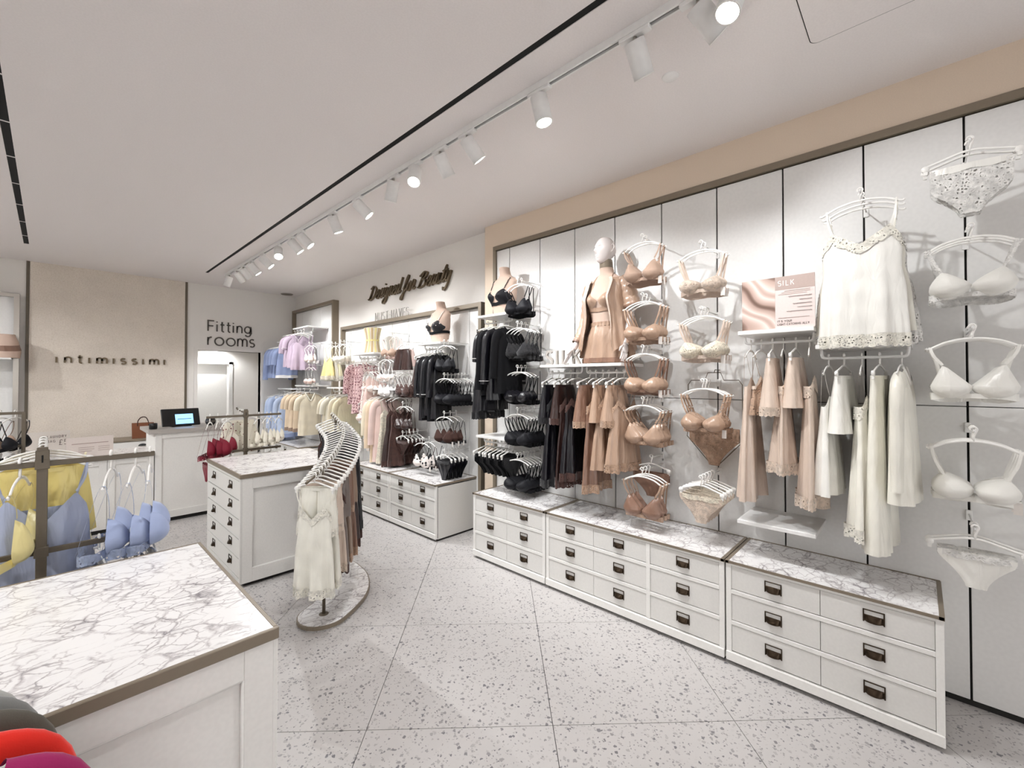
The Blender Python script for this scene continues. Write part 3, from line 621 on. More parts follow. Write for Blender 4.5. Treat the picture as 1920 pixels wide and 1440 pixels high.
for k in range(4):
    d = MB().bbox(-.197, .197, 0, .018, 0, .14, .002).build('drawer', 'white_wood', r, (.2+.4*k, .004, .575))
    MB().grid(lambda u, v: (.05*math.cos(PI*u)*math.sin(PI/2*v+.01), -.026*math.sin(PI/2*v)*math.sin(PI*u)-.002, -.0+.03*math.cos(PI/2*v)-.0), 13, 6).build('cup_pull', 'black_plastic', d, ((.12 if k % 2 == 0 else -.12), 0, .08))
    MB().bbox(-.197, .197, 0, .018, 0, .5, .002).build('cupboard_door', 'white_wood', r, (.2+.4*k, .004, .06))
# things on the desks
r = empty('pos_screen', (1.08, 6.48, 1.045), R(8)); tag(r, 'black point-of-sale screen with small blue window on the tall desk', 'screen')
MB().bbox(-.1, .1, -.03, .12, 0, .012, .003).build('stand', 'black_plastic', r)
hs = empty('tilt'); bpy.data.objects.remove(hs)
rr = bpy.data.objects.new('casing', MB().bbox(-.19, .19, -.012, .012, 0, .21, .005).mesh('casing', 'black_plastic')); COL.objects.link(rr); rr.parent = r; rr.location = (0, -.02, .01); rr.rotation_euler = (R(-18), 0, 0)
MB().box(-.06, .12, -.0135, -.0122, .02, .14).build('display', 'screen', rr); MB().box(-.04, .1, -.0139, -.0136, .075, .083).build('display_text', 'letter_dark', rr)
r = tag(MB().lathe([(0, 0), (.033, 0), (.038, .006), (.038, .06), (.033, .068), (0, .068)], 20).build('black_box', 'black_plastic', None, (.80, 6.33, 1.045)), 'small black round device at the left end of the tall desk', 'device')
MB().lathe([(0, .0685), (.02, .0685)], 16).build('button', 'letter_dark', r)
r = tag(MB().lathe([(0, .0), (.03, .0), (.052, .025), (.056, .05), (.045, .085), (.02, .1), (0, .102)], 20).build('black_speaker', 'black_plastic', None, (1.36, 6.4, 1.045)), 'round black speaker on the tall desk behind the red bras', 'speaker')
MB().lathe([(.0535, .04), (.0575, .05), (.0535, .06)], 20).build('speaker_ring', 'letter_dark', r)
r = empty('paper_bag', (.94, 8.38, .75), R(-6)); tag(r, 'brown paper carrier bag with ribbon handles on the back counter', 'bag')
MB().add([(-.12, -.045, 0), (.12, -.045, 0), (.12, .045, 0), (-.12, .045, 0), (-.125, -.05, .22), (.125, -.05, .22), (.125, .05, .22), (-.125, .05, .22)], [(0, 3, 2, 1), (0, 1, 5, 4), (1, 2, 6, 5), (2, 3, 7, 6), (3, 0, 4, 7)]).build('bag_body', 'kraft', r)
for yy in (-.05, .05): MB().tube(cr([(-.06, yy, .18), (-.055, yy*.8, .25), (-.02, yy*.5, .3), (.03, yy*.5, .3), (.06, yy*.8, .24), (.065, yy, .18)], 6), .006, 6).build('handle', 'brown_knit', r)
r = empty('price_sign', (-.02, 6.55, .8), R(14)); tag(r, 'clear acrylic sign reading LAUNDRY BAG on the low desk', 'sign')
MB().box(-.16, .17, -.002, .002, 0, .27).build('plate', 'sign_paper', r); MB().box(-.16, .17, -.04, .04, -.0, .004).build('foot', 'acrylic', r)
e = empty('print', (-.0, -.003, .2)); e.parent = r; words(e, 'LAUNDRY', GL, .017, .0035, .0008, 'ink', .3); words(e, 'BAG', GL, .017, .0035, .0008, 'ink', .3, 0, (0, -.045)); words(e, 'P5', GL, .036, .005, .0008, 'ink', .25, 0, (.085, -.075))
r = empty('counter_sign', (.3, 6.32, .8), R(8)); tag(r, 'pale pink notice card standing on the low desk', 'sign')
MB().box(-.19, .17, -.002, .002, 0, .21).build('card', 'notice_paper', r); MB().box(-.19, .17, -.04, .04, 0, .004).build('foot', 'acrylic', r)
for k, (a, b, z) in enumerate(((-.15, .13, .14), (-.1, .02, .1), (.05, .14, .1), (-.1, .02, .08), (.05, .14, .08), (-.1, .0, .06), (.05, .14, .06))): MB().box(a, b, -.0032, -.0022, z, z+(.008 if k == 0 else .005)).build('print_line', 'ink_pale', r)
# framed bay on the back wall at far left
r = empty('framed_bay', (-.9, RY1, 0)); tag(r, 'tall steel-framed white display bay on the back wall at far left', 'display')
MB().box(-.6, .56, -.05, -.01, 0, 2.69).build('back_panel', 'panel', r)
MB().box(-.64, -.6, -.09, 0, 0, 2.735).box(.56, .61, -.09, 0, 0, 2.735).box(-.6, .56, -.09, 0, 2.69, 2.735).build('frame', 'mirror_steel', r)
MB().bbox(-.58, .555, -.32, -.05, 1.865, 1.885, .002).build('shelf', 'enamel', r)
# shelves with hanging rods on the wall panels
def shelf(y0, y1, z, label, rods=((0, 1),), depth=.35, wall=3.1, mat='enamel'):
    r = empty('wall_shelf', (wall, (y0+y1)/2, z)); h = (y1-y0)/2; tag(r, label, 'shelf')
    MB().bbox(-depth, 0, -h, h, -.022, 0, .002).build('board', mat, r)
    for a, b in rods:
        ya, yb = -h+2*h*a+.025, -h+2*h*b-.025; xr = -depth*.72; zr = -.068
        MB().tube(cr([(xr, ya-.012, -.02), (xr, ya-.008, zr+.012), (xr, ya+.006, zr), (xr, ya+.04, zr)], 5)+cr([(xr, yb-.04, zr), (xr, yb-.006, zr), (xr, yb+.008, zr+.012), (xr, yb+.012, -.02)], 5), .0075, 8).build('rod', 'enamel', r)
    return (wall-depth*.72, z-.068)
# ------------------------------------------------------------------ garments (hook contact = local origin, front = -y)
CACHE = {}
def cached(fn):
    def f(*a, **k):
        key = (fn.__name__, a, tuple(sorted(k.items())))
        if key not in CACHE: CACHE[key] = fn(*a, **k)
        return CACHE[key]
    return f
@cached
def hanger(kind='arm', hw=.15, mat='plastic'):
    hk = MB().tube([(.011*math.cos(a), 0, .003+.011*math.sin(a)) for a in [R(200-24*i) for i in range(10)]]+[(.004, 0, -.018), (0, 0, -.032), (0, 0, -.05)], .0036 if kind == 'arm' else .0046, 6).mesh('hook', mat)
    if kind == 'arm':
        pts = cr([(-hw, 0, -.088), (-hw*.92, 0, -.092), (-hw*.6, 0, -.066), (-hw*.25, 0, -.052), (0, 0, -.05), (hw*.25, 0, -.052), (hw*.6, 0, -.066), (hw*.92, 0, -.092), (hw, 0, -.088)], 4)
        b = MB().tube(pts, .0058, 6, sx=.55).mesh('clothes_hanger', mat); return ('clothes_hanger', b, [('hook', hk, [])])
    pts = cr([(-hw, 0, -.082), (-hw*.6, 0, -.066), (-hw*.2, 0, -.05), (0, 0, -.048), (hw*.2, 0, -.05), (hw*.6, 0, -.066), (hw, 0, -.082)], 4)
    b = MB().tube(pts, .0058, 6, sx=.6).mesh('clothes_hanger', mat); kids = [('hook', hk, [])]
    for s in (-1, 1):
        c = MB().lathe([(0, -.006), (.013, -.006), (.015, -.002), (.015, .002), (.013, .006), (0, .006)], 10, (s*hw, 0, -.09), 'Y').box(s*hw-.007, s*hw+.007, -.005, .005, -.118, -.09).mesh('clip', mat); kids.append(('clip', c, []))
    return ('clothes_hanger', b, kids)
@cached
def bra(cup, band, style='full', hw=.135, strap=None, drop=0):
    Hh, p, bl = {'full': (.07, .72, .05), 'tri': (.1, 1.0, .036), 'balc': (.042, .5, .048), 'plunge': (.09, 1.0, .052), 'push': (.058, .58, .06)}[style]
    cz = -.262-drop; cx = .069
    def cupf(s):
        def f(u, r):
            th = 2*PI*u; c = math.cos(th); sn = math.sin(th)
            if sn < 0: x, z = .068*c, .052*sn
            else:
                t = (1-c)/.62 if c > .38 else (c+1)/1.38; x, z = .068*c, Hh*max(t, 0)**(1/p if p > .9 else p)
            rr = r; y = -bl*(1-rr*rr)**.62*(1-.12*sn*rr)
            return (s*(cx+x*rr), -.006+y, cz+z*rr)
        return f
    cups = [MB().grid(cupf(s), 22, 8, cu=True).mesh('cup', cup) for s in (1, -1)]
    def bf(u, v):
        a = 2*PI*u-PI/2; x = .136*math.cos(a); y = .03+.042*math.sin(a); back = max(0, math.sin(a)); h = .02+.012*abs(math.cos(a))+.006*back
        return (x, y+.002*math.sin(9*a), cz-.03-.014*back+.002*math.sin(5*a)-h*v+(.034 if False else 0)*back)
    bd = MB().grid(bf, 36, 3, cu=True).mesh('bra', band)
    kids = [('cup', c, []) for c in cups]
    for s in (1, -1):
        m = MB(); top = (s*hw, 0, -.084); ct = (s*(cx+.068*.38), -.01, cz+Hh-.004)
        m.ribbon(cr([ct, (s*(hw-.012), -.012, (ct[2]+top[2])/2), (top[0], -.006, top[2]-.004), top], 4), .011, (1, 0, 0))
        m.ribbon(cr([top, (top[0], .008, top[2]-.006), (s*(hw-.02), .03, (ct[2]+top[2])/2-.02), (s*.085, .068, cz-.045)], 4), .010, (1, 0, 0))
        kids.append(('strap', m.mesh('strap', strap or band), []))
    if style in ('balc', 'push', 'plunge') and 'black' not in cup: kids.append(('price_tag', MB().box(.112, .138, .008, .0095, cz-.085, cz-.035).mesh('price_tag', 'paper'), []))
    return ('bra', bd, kids)
@cached
def brief(main, trim, hw=.13, h=.165, thong=False, e1=.34):
    e0 = .18 if thong else e1
    def half(v): return hw if v < e0 else .032+(hw-.032)*(1-(v-e0)/(1-e0))**1.55
    def f(sgn):
        return lambda u, v: ((2*u-1)*half(v), sgn*(.012+.01*math.cos((2*u-1)*PI/2))*(1-v*.6)+.002*math.sin(17*u+5*v*sgn), -.112-h*v-.006*math.cos((2*u-1)*PI/2)*(1-v))
    m = MB().grid(f(-1), 16, 10).grid(f(1), 16, 10)
    tr_ = MB().grid(lambda u, v: (hw*1.01*math.cos(2*PI*u), -.024*math.sin(2*PI*u)*1.0, -.108-.03*v-.004*math.sin(14*PI*u)*v), 40, 3, cu=True)
    return ('briefs', m.mesh('briefs', main), [('lace_trim', tr_.mesh('lace_trim', trim), [])])
@cached
def slip(main, trim, length=.7, hw=.135, wt=.13, wb=.19, seed=1, lacehem=True, lacebust=True, neck=.08, straps=None, z0=-.2, dep=.05):
    rnd = random.Random(seed); ph = [rnd.uniform(0, 6.28) for _ in range(4)]
    def zt(t, front):
        a = abs(t)
        if front: return z0-neck*(1-a/.75) if a < .75 else z0-.06*(a-.75)/.25
        return z0-.06
    def rad(th, v):
        W = wt+(wb-wt)*v**.8; W *= 1-.06*math.exp(-((v-.3)/.12)**2); D = .028+(dep-.028)*v
        am = .13*v**.8; k = 1+am*(math.sin(6*th+ph[0])+.6*math.sin(11*th+ph[1]))
        return W*(1+.35*(k-1))*math.cos(th), D*(1+3.2*(k-1))*math.sin(th)
    def pt(u, v, off=0):
        th = 2*PI*u; x, y = rad(th, v); t = math.cos(th); b = math.sin(th); f = max(0, min(1, .5-b*3)); zz = zt(t, True)*f+zt(t, False)*(1-f)
        z = zz+(-length-zz)*v; n = math.hypot(x/.15, y/.04)+1e-6
        return (x*(1+off*.6), y*(1+off*6), z)
    m = MB().grid(lambda u, v: pt(u, v), 56, 14, cu=True); kids = []
    if lacehem: kids.append(('lace_hem', MB().grid(lambda u, v: (lambda p: (p[0], p[1], p[2]-.048*v-(.007*abs(math.sin(22*PI*u)) if v > .9 else 0)))(pt(u, 1-.02*(1-v), .02)), 132, 4, cu=True).mesh('lace_hem', trim), []))
    if lacebust: kids.append(('lace_trim', MB().grid(lambda u, v: (lambda p: (p[0], p[1], p[2]+.004-(.006*abs(math.sin(16*PI*u)) if v > .9 else 0)))(pt(u, .10*v, .035)), 112, 4, cu=True).mesh('lace_trim', trim), []))
    for s in (1, -1):
        sm = MB().ribbon(cr([(s*wt*.75, -.018, z0), (s*(hw-.006), -.012, (z0-.084)/2), (s*hw, -.004, -.083), (s*hw, .006, -.086), (s*wt*.72, .02, z0-.055)], 4), .008, (1, 0, 0)); kids.append(('strap', sm.mesh('strap', straps or main), []))
    return ('slip', m.mesh('slip', main), kids)
@cached
def shorts(main, trim=None, length=.36, hw=.13, wb=.19, seed=1):
    rnd = random.Random(seed); ph = rnd.uniform(0, 6.28); zc = -.30; kids = []
    def leg(s):
        def f(u, v):
            th = 2*PI*u; W = .5*(hw+(wb-hw)*v**.7); D = .024+.028*v; k = 1+.10*v**.5*math.sin(7*th+ph)+.05*math.sin(13*th+ph*2)*(.4+v)
            cx = s*(W*.97+.004*v); z = -.105-(length-.105)*v
            return (cx+W*math.cos(th)*(.9+.1*k), D*k*math.sin(th), z)
        return f
    m = MB().grid(leg(1), 34, 10, cu=True).grid(leg(-1), 34, 10, cu=True)
    kids.append(('waistband', MB().grid(lambda u, v: (hw*1.02*math.cos(2*PI*u), .029*math.sin(2*PI*u)*(1+.08*math.sin(40*PI*u)), -.1-.018*v), 60, 3, cu=True).mesh('waistband', main), []))
    if trim:
        for s in (1, -1):
            f = leg(s); kids.append(('lace_hem', MB().grid(lambda u, v: (lambda p: (p[0], p[1]*1.04, p[2]-.045*v-(.007*abs(math.sin(12*PI*u)) if v > .9 else 0)))(f(u, 1)), 72, 4, cu=True).mesh('lace_hem', trim), []))
    return ('shorts', m.mesh('shorts', main), kids)
@cached
def shirt(main, length=.62, sleeve=.2, hw=.19, pipe=None, collar=None, seed=1, vneck=.08, thick=.035, hem=None, name='top'):
    rnd = random.Random(seed); ph = rnd.uniform(0, 6.28)
    def zt(x, f):
        a = abs(x)
        if a < .075: return -.07-(vneck if f else .01)*(1-a/.075)
        return -.07-(a-.075)*.36-.03*(a/hw)**7
    def pt(u, v, off=1):
        th = 2*PI*u; W = hw+.015*v; D = thick*(1+.6*v); k = 1+.10*v*math.sin(6*th+ph)+.06*v*math.sin(10*th+2*ph)
        x = W*math.cos(th)*(1+.25*(k-1)); ss = math.sin(th); y = D*(abs(ss)**.8)*(1 if ss > 0 else -1)*k*off; z0 = zt(x, ss < 0); return (x, y*(.35+.65*min(1, v*6+.1)), z0+(-length-z0)*v)
    kids = []; m = MB().grid(pt, 96, 16, cu=True)
    if sleeve:
        for s in (1, -1):
            P = cr([(s*(hw-.06), 0, -.128), (s*(hw+.01), 0, -.175), (s*(hw+.035), 0, -.13-sleeve*.55), (s*(hw+.045), 0, -.13-sleeve)], 7); n = len(P)
            sm = MB().tube(P, [.052-.010*i/(n-1) for i in range(n)], 20, cap=False, sx=.55, up=(0, 1, 0)); sub = []
            if pipe: sub = [('cuff_piping', MB().tube([(P[-1][0]+.05*math.cos(a), .03*math.sin(a), P[-1][2]+.03) for a in [2*PI*i/16 for i in range(16)]], .003, 5, closed=True).mesh('cuff_piping', pipe), [])]
            kids.append(('sleeve', sm.mesh('sleeve', main), sub))
    cp = [(-.075, -.01, -.062), (-.04, -.022, -.062-vneck*.5), (0, -.03, -.062-vneck), (.04, -.022, -.062-vneck*.5), (.075, -.01, -.062)]
    kids.append(('neckline', MB().tube(cr(cp, 5), .005 if not collar else .011, 6, sx=.6).mesh('neckline', pipe or collar or main), []))
    if pipe:
        kids.append(('placket_piping', MB().tube(cr([(0, -.03-.0, -.062-vneck), (.002, -thick*1.25, -.3), (0, -thick*1.62, -length+.01)], 6), .003, 5).mesh('placket_piping', pipe), []))
        kids.append(('pocket_piping', MB().tube([(.05, -thick*1.35, -.32), (.13, -thick*1.15, -.32)], .003, 5).mesh('pocket_piping', pipe), []))
    if hem: kids.append(('hem_band', MB().grid(lambda u, v: (lambda p: (p[0]*1.012, p[1]*1.05, p[2]-.0))(pt(u, .9+.1*v)), 48, 3, cu=True).mesh('hem_band', hem), []))
    return (name, m.mesh(name, main), kids)
# hanging helpers -----------------------------------------------------------
JR = random.Random(3)
HOOK_WORD = ['front', 'second', 'third', 'fourth', 'fifth', 'sixth', 'seventh', 'eighth', 'ninth']
def hang(spec, desc, pos, rz, where, n, total, cat, hk='arm', hw=.15, jit=4, order='from the front', scale=None):
    a = rz+R(JR.uniform(-jit, jit)); w0 = (ORD[n]+' '+order) if total > 1 else ''
    lab = ', '.join(x for x in (desc, w0, where) if x); tag_g = cat+'s, '+where
    make(spec, pos, a, lab, cat, tag_g, scale=scale)
    make(hanger(hk, hw), pos, a, scale=scale, label= ', '.join(x for x in ('white hanger', w0, where) if x), cat='hanger', group='hangers, '+where)
def prong(y, z, specs, where, wall=3.1, tip=2.775, pitch=.052, cat='bra', hk='arm', hw=.15, start=.012, jit=4, first=None):
    """specs: list of (spec, description), front one first, on a straight white prong out of the wall"""
    p = MB().tube([(wall-.001-tip, 0, 0), (.004, 0, 0), (0, 0, .012)], .0035, 6).build('display_prong', 'enamel', None, (tip, y, z-.008))
    MB().bbox(wall-tip-.008, wall-tip-.0005, -.012, .012, -.03, .02, .002).build('prong_plate', 'enamel', p)
    tag(p, 'white wall prong, '+where, 'prong')
    for i, (sp, ds) in enumerate(specs): hang(sp, ds, (tip+start+i*pitch, y, z), -PI/2, where, i, len(specs), cat, hk, hw, jit)
def rodrow(x, z, items, where, cat='slip', jit=7, rz=0):
    """items: (y, spec, desc, category, hanger kind) along a rod parallel to the wall, listed left to right in the picture"""
    for i, (y, sp, ds, ct, hk) in enumerate(items): hang(sp, ds, (x, y, z+.0065), rz, where, i, len(items), ct, hk, .15 if ct not in ('top', 'robe') else .19, jit, 'from the left')
# ------------------------------------------------------------------ near wall, gold and ivory columns
gb = lambda st='full': bra('gold', 'gold', st); gl = bra('gold_dark', 'gold_dark', 'tri')
prong(1.385, 2.60, [(bra('nude_micro', 'nude_micro', 'plunge'), 'smooth nude plunge bra')]*2, 'top row beside the mannequin head')
prong(1.385, 2.19, [(gb('push'), 'gold satin bra')]*3, 'second row below the nude plunge bras')
prong(1.385, 1.83, [(bra('gold', 'gold_dark', 'push'), 'shiny gold bra')]*3, 'third row of the gold bra column')
prong(1.385, 1.475, [(bra('gold', 'gold_lace', 'tri'), 'gold satin triangle bralette')]*4, 'fourth row of the gold bra column')
prong(1.385, 1.06, [(brief('gold_dark', 'gold_dark'), 'dark gold satin brief')], 'behind the lowest gold bras', tip=2.9, cat='briefs', hk='clip', hw=.125)
prong(1.375, .995, [(bra('gold_dark', 'gold', 'tri', drop=.01), 'bronze satin wrap bra')]*3, 'lowest row of the gold bra column', tip=2.74)
prong(.99, 2.465, [(bra('champagne_lace', 'champagne', 'balc'), 'cream lace balconette bra')]*2, 'top row left of the silk sign')
prong(.99, 2.05, [(bra('cream_lace', 'champagne', 'push'), 'cream lace padded bra')]*3, 'second row left of the silk sign')
prong(.985, 1.595, [(bra('gold', 'gold_lace', 'push'), 'pale gold satin bra')]+[(bra('gold_lace', 'gold_lace', 'full'), 'gold lace bra')]*2, 'above the wire brief form')
prong(.985, .998, [(brief('champagne_lace', 'cream_lace', thong=True), 'ruffled cream lace thong')]*5, 'lowest row above the widest cabinet', cat='briefs', hk='clip', hw=.125, tip=2.74)
wfm = tag(MB().tube([(0, -.17, .05), (0, -.17, .33), (0, -.15, .36), (0, -.06, .36), (0, -.04, .41), (0, .04, .41), (0, .06, .36), (0, .15, .36), (0, .17, .33), (0, .17, .05), (0, .18, -.02), (0, .02, -.2), (0, -.02, -.2), (0, -.18, -.02)], .0028, 6, closed=True).build('wire_form', 'bronze_dark', None, (3.0, .985, 1.24)), 'dark wire hip form hanging on the wall panel', 'display form')
MB().tube([(.0, 0, .41), (.02, 0, .43), (.0995, 0, .43)], .0028, 6).build('wire_hook', 'bronze_dark', wfm)
make(brief('gold_lace', 'gold', .155, .24), (2.99, .985, 1.395), -PI/2, 'tan mesh high-waist brief stretched on the wire form', 'briefs')
prong(-.175, 2.67, [(brief('white_lace', 'white_satin', .128, .215, False, .5), 'white lace brief')]*2, 'top right of the wall', cat='briefs', hk='clip', hw=.145)
prong(-.175, 2.285, [(bra('white_cup', 'white_lace', 'full'), 'smooth white bra')]*3, 'second row, right wall end')
prong(-.175, 1.835, [(bra('white_satin', 'white_satin', 'tri'), 'white satin triangle bralette')]*4, 'third row, right wall end')
prong(-.175, 1.38, [(bra('white_cup', 'white_satin', 'push'), 'white push-up bra')]*3, 'fourth row, right wall end')
prong(-.175, .95, [(brief('white_satin', 'white_lace', .12, .15, True), 'white satin thong')]*2, 'lowest row, right wall end', cat='briefs', hk='clip', hw=.145)
bk = lambda st, m='black_micro': bra(m, 'black_lace' if st == 'tri' else 'black_knit', st)
prong(2.555, 2.49, [(bk('plunge'), 'plain black bra')]*2, 'top black row beside the headless bust')
prong(2.555, 2.105, [(bk('tri', 'black_lace'), 'black lace bra')]*4, 'second black row below the bust shelf')
prong(2.555, 1.72, [(bk('push', 'black_satin'), 'black satin bra')]*3, 'third black row left of the dark slips')
prong(2.555, 1.35, [(bk('full'), 'black moulded bra')]*6, 'fourth black row left of the dark slips', pitch=.045)
prong(2.555, .955, [(bk('push'), 'black padded bra')]*6, 'lowest black row above the marble top', pitch=.045)
prong(.205, 2.545, [(slip('white_satin', 'ivory_lace', .73, wt=.15, wb=.17, seed=4), 'white satin camisole with lace neckline'), (slip('ivory', 'white_lace', .72, wt=.16, wb=.2, seed=5), 'ivory satin camisole'), (slip('white_lace', 'white_lace', .70, wt=.16, wb=.22, seed=6), 'sheer white lace camisole')], 'above the right shelf', cat='camisole', hw=.165, tip=2.74, pitch=.07)
# ------------------------------------------------------------------ shelves of the near wall
x1, z1 = shelf(1.53, 2.27, 1.725, 'white wall shelf under the mannequin', ((0, .49), (.51, 1)))
x2, z2 = shelf(.40, .77, 1.885, 'white wall shelf under the silk sign')
x3, z3 = shelf(.02, .395, 1.785, 'white marbled wall shelf under the white camisoles', mat='enamel')
shelf(.40, .78, .79, 'empty white wall shelf above the nearest cabinets', ())
x5, z5 = shelf(2.66, 3.04, 2.205, 'white wall shelf under the headless bust')
x6, z6 = shelf(2.64, 3.05, 1.085, 'white wall shelf above the black briefs')
S = slip
rodrow(x1, z1, [(2.215, shorts('black_satin', 'black_lace', .36), 'black satin shorts', 'shorts', 'clip'), (2.15, S('black_satin', 'black_lace', .86, seed=2), 'long black satin slip', 'slip', 'arm'),
    (2.09, shorts('brown_satin', 'brown_lace', .36, seed=2), 'dark brown satin shorts', 'shorts', 'clip'), (2.03, S('brown_satin', 'brown_lace', .84, seed=3), 'long dark brown satin slip', 'slip', 'arm'), (1.965, S('black_satin', 'brown_lace', .78, seed=7), 'black satin slip with brown lace', 'slip', 'arm')], 'left rod below the SILK letters')
rodrow(x1, z1, [(1.85, shorts('gold_dark', 'gold_lace', .37, seed=3), 'bronze satin shorts', 'shorts', 'clip'), (1.795, S('gold_dark', 'gold_lace', .84, seed=8), 'long bronze satin slip', 'slip', 'arm'), (1.735, shorts('gold', None, .37, seed=4), 'gold satin shorts', 'shorts', 'clip'),
    (1.685, S('gold', 'gold_lace', .71, seed=9, lacehem=False), 'gold satin camisole', 'camisole', 'arm'), (1.62, shorts('gold', 'gold_lace', .35, seed=5), 'gold satin shorts with lace hem', 'shorts', 'clip'), (1.56, S('gold', 'gold_lace', .66, seed=10), 'gold satin slip with lace hem', 'slip', 'arm')], 'right rod below the mannequin')
rodrow(x2, z2, [(.725, S('champagne', 'champagne', .9, seed=11, lacehem=False, lacebust=False, wb=.21), 'long champagne satin gown', 'slip', 'arm'), (.67, S('gold_lace', 'champagne', .42, seed=12, wb=.15, lacehem=False), 'gold lace bodysuit top', 'camisole', 'arm'), (.612, shorts('champagne', 'champagne_lace', .37, seed=6), 'champagne satin shorts with lace', 'shorts', 'clip'),
    (.558, S('champagne', 'champagne_lace', .68, seed=13), 'champagne satin camisole with lace hem', 'camisole', 'arm'), (.498, shorts('champagne', None, .37, seed=7), 'plain champagne satin shorts', 'shorts', 'clip'), (.435, S('champagne', 'champagne_lace', .84, seed=14), 'long champagne slip with lace hem', 'slip', 'arm')], 'rod below the silk sign')
rodrow(x3, z3, [(.35, S('white_satin', 'white_satin', .71, seed=15, lacehem=False, lacebust=False), 'plain white satin camisole', 'camisole', 'arm'), (.285, shorts('white_satin', None, .39, seed=8), 'white satin shorts', 'shorts', 'clip'), (.212, S('ivory', 'ivory_lace', .85, seed=16, wb=.2), 'long ivory slip with lace hem', 'slip', 'arm'),
    (.142, shorts('ivory', None, .95, wb=.2, seed=9), 'long ivory satin trousers', 'trousers', 'clip'), (.06, shirt('ivory', .70, .5, .17, collar='white_satin', seed=10, name='robe', thick=.04), 'ivory satin robe with belt collar', 'robe', 'arm')], 'rod below the right shelf')
rodrow(x5, z5, [(2.985, S('black_satin', 'black_lace', .85, seed=17), 'black satin slip', 'slip', 'arm'), (2.915, shirt('black_satin', .82, .25, .18, pipe='piping_white', collar='black_satin', seed=2, name='pyjama_shirt'), 'black pyjama shirt with white piping', 'top', 'arm'), (2.845, shirt('black_knit', .68, .5, .18, seed=3), 'long-sleeved black top', 'top', 'arm'),
    (2.775, shirt('black_satin', .72, .45, .18, pipe='piping_white', seed=4, name='pyjama_shirt'), 'black satin pyjama top with piping', 'top', 'arm'), (2.715, shirt('black_knit', .66, .4, .17, seed=5), 'short black knitted top', 'top', 'arm')], 'rod below the headless bust')
rodrow(x6, z6, [(3.01-.05*i, brief('black_lace' if i % 2 else 'black_knit', 'black_lace', .135, .19), 'black brief', 'briefs', 'clip') for i in range(8)], 'rod below the low left shelf')
# ------------------------------------------------------------------ far bay
W2 = 3.16
f1 = shelf(3.68, 4.10, 2.01, 'white far wall shelf under the black lace bust', wall=W2)
rodrow(f1[0], f1[1], [(4.06, shorts('brown_satin', None, .4, seed=12), 'dark brown satin shorts', 'shorts', 'clip')]+[(4.0-.055*i, shirt('black_satin' if i % 2 == 0 else 'black_knit', .79-.03*(i % 3), .4, .125, thick=.028, pipe='piping_white' if i in (1, 3) else None, seed=6+i, name='pyjama_shirt'), ('black satin pyjama top', 'black knitted top', 'black pyjama shirt', 'black piped top', 'black night shirt')[i], 'top', 'arm') for i in range(5)], 'rod under the far bust')
P2 = dict(wall=W2, tip=2.80)
prong(3.613, 2.01, [(bk('plunge'), 'black soft bra')]*2, 'top row, far bay end', **P2)
prong(3.613, 1.665, [(bk('push'), 'black padded bra')]*7, 'second row, far bay end', pitch=.047, **P2)
prong(3.613, 1.265, [(bra('brown_knit', 'black_lace', 'plunge'), 'black and brown lace bra')]*3, 'third row, far bay end', pitch=.08, **P2)
prong(3.613, .87, [(brief('black_satin', 'black_lace', .12, .2, True), 'black satin thong')]*5, 'lowest row, far bay end', cat='briefs', hk='clip', hw=.12, **P2)
prong(4.0, .955, [(bra('mono_floral', 'black_knit', 'plunge'), 'black and white lace bra'), (bra('mono_floral', 'brown_knit', 'plunge'), 'black and white floral bra'), (bk('full'), 'black everyday bra')], 'lowest row above the far cabinet', pitch=.09, **P2)
prong(4.39, 1.73, [(bra('brown_lace', 'brown_lace', 'tri'), 'dark brown lace bra')]*3, 'upper row left of the black rail', **P2)
prong(4.39, 1.34, [(bra('brown_satin', 'brown_knit', 'plunge'), 'brown satin plunge bra')]*2, 'middle row left of the black rail', **P2)
prong(4.39, 1.0, [(brief('brown_satin', 'brown_lace', .13, .16), 'dark brown satin brief')]*5, 'low row above the far marble top', cat='briefs', hk='clip', hw=.125, **P2)
prong(4.39, 2.06, [(shorts('brown_satin', None, .34, seed=14), 'dark brown satin bloomers'), (shorts('blush', None, .3, seed=15), 'blush cotton bloomers')], 'top row left of the far bust', cat='shorts', hk='clip', hw=.125, **P2)
prong(4.79, 2.2, [(bra('nude_micro', 'blush', 'push'), 'pale nude bra')]*2, 'top row of the pale far column', tip=2.86, wall=W2, pitch=.09)
prong(4.79, 1.9, [(bra('floral_white', 'white_cotton', 'balc'), 'white floral balconette bra')]*2, 'second row of the pale far column', **P2)
prong(4.79, 1.72, [(bra('white_cotton', 'white_lace', 'tri'), 'white cotton triangle bra')]*3, 'third row of the pale far column', **P2)
f2 = shelf(4.42, 5.1, 1.5, 'white far wall shelf above the beige robes', wall=W2)
rodrow(f2[0], f2[1], [(5.06, shirt('cream_cotton', .62, .4, .17, seed=14), 'cream cotton top', 'top', 'arm'), (4.98, shirt('beige_knit', .86, .55, .17, seed=15, name='robe'), 'beige knitted robe', 'robe', 'arm'), (4.9, shirt('blush', .84, .5, .17, seed=16, name='robe'), 'blush cotton robe', 'robe', 'arm'), (4.82, S('cream_lace', 'cream_lace', .8, seed=20), 'cream lace nightdress', 'slip', 'arm'),
    (4.66, S('brown_satin', 'brown_lace', .82, seed=21), 'dark brown satin nightdress', 'slip', 'arm'), (4.56, S('brown_lace', 'brown_lace', .80, seed=22), 'dark brown lace nightdress', 'slip', 'arm')], 'rod of robes in the far bay')
f3 = shelf(5.05, 5.62, 1.96, 'white far wall shelf under the striped corset', wall=W2)
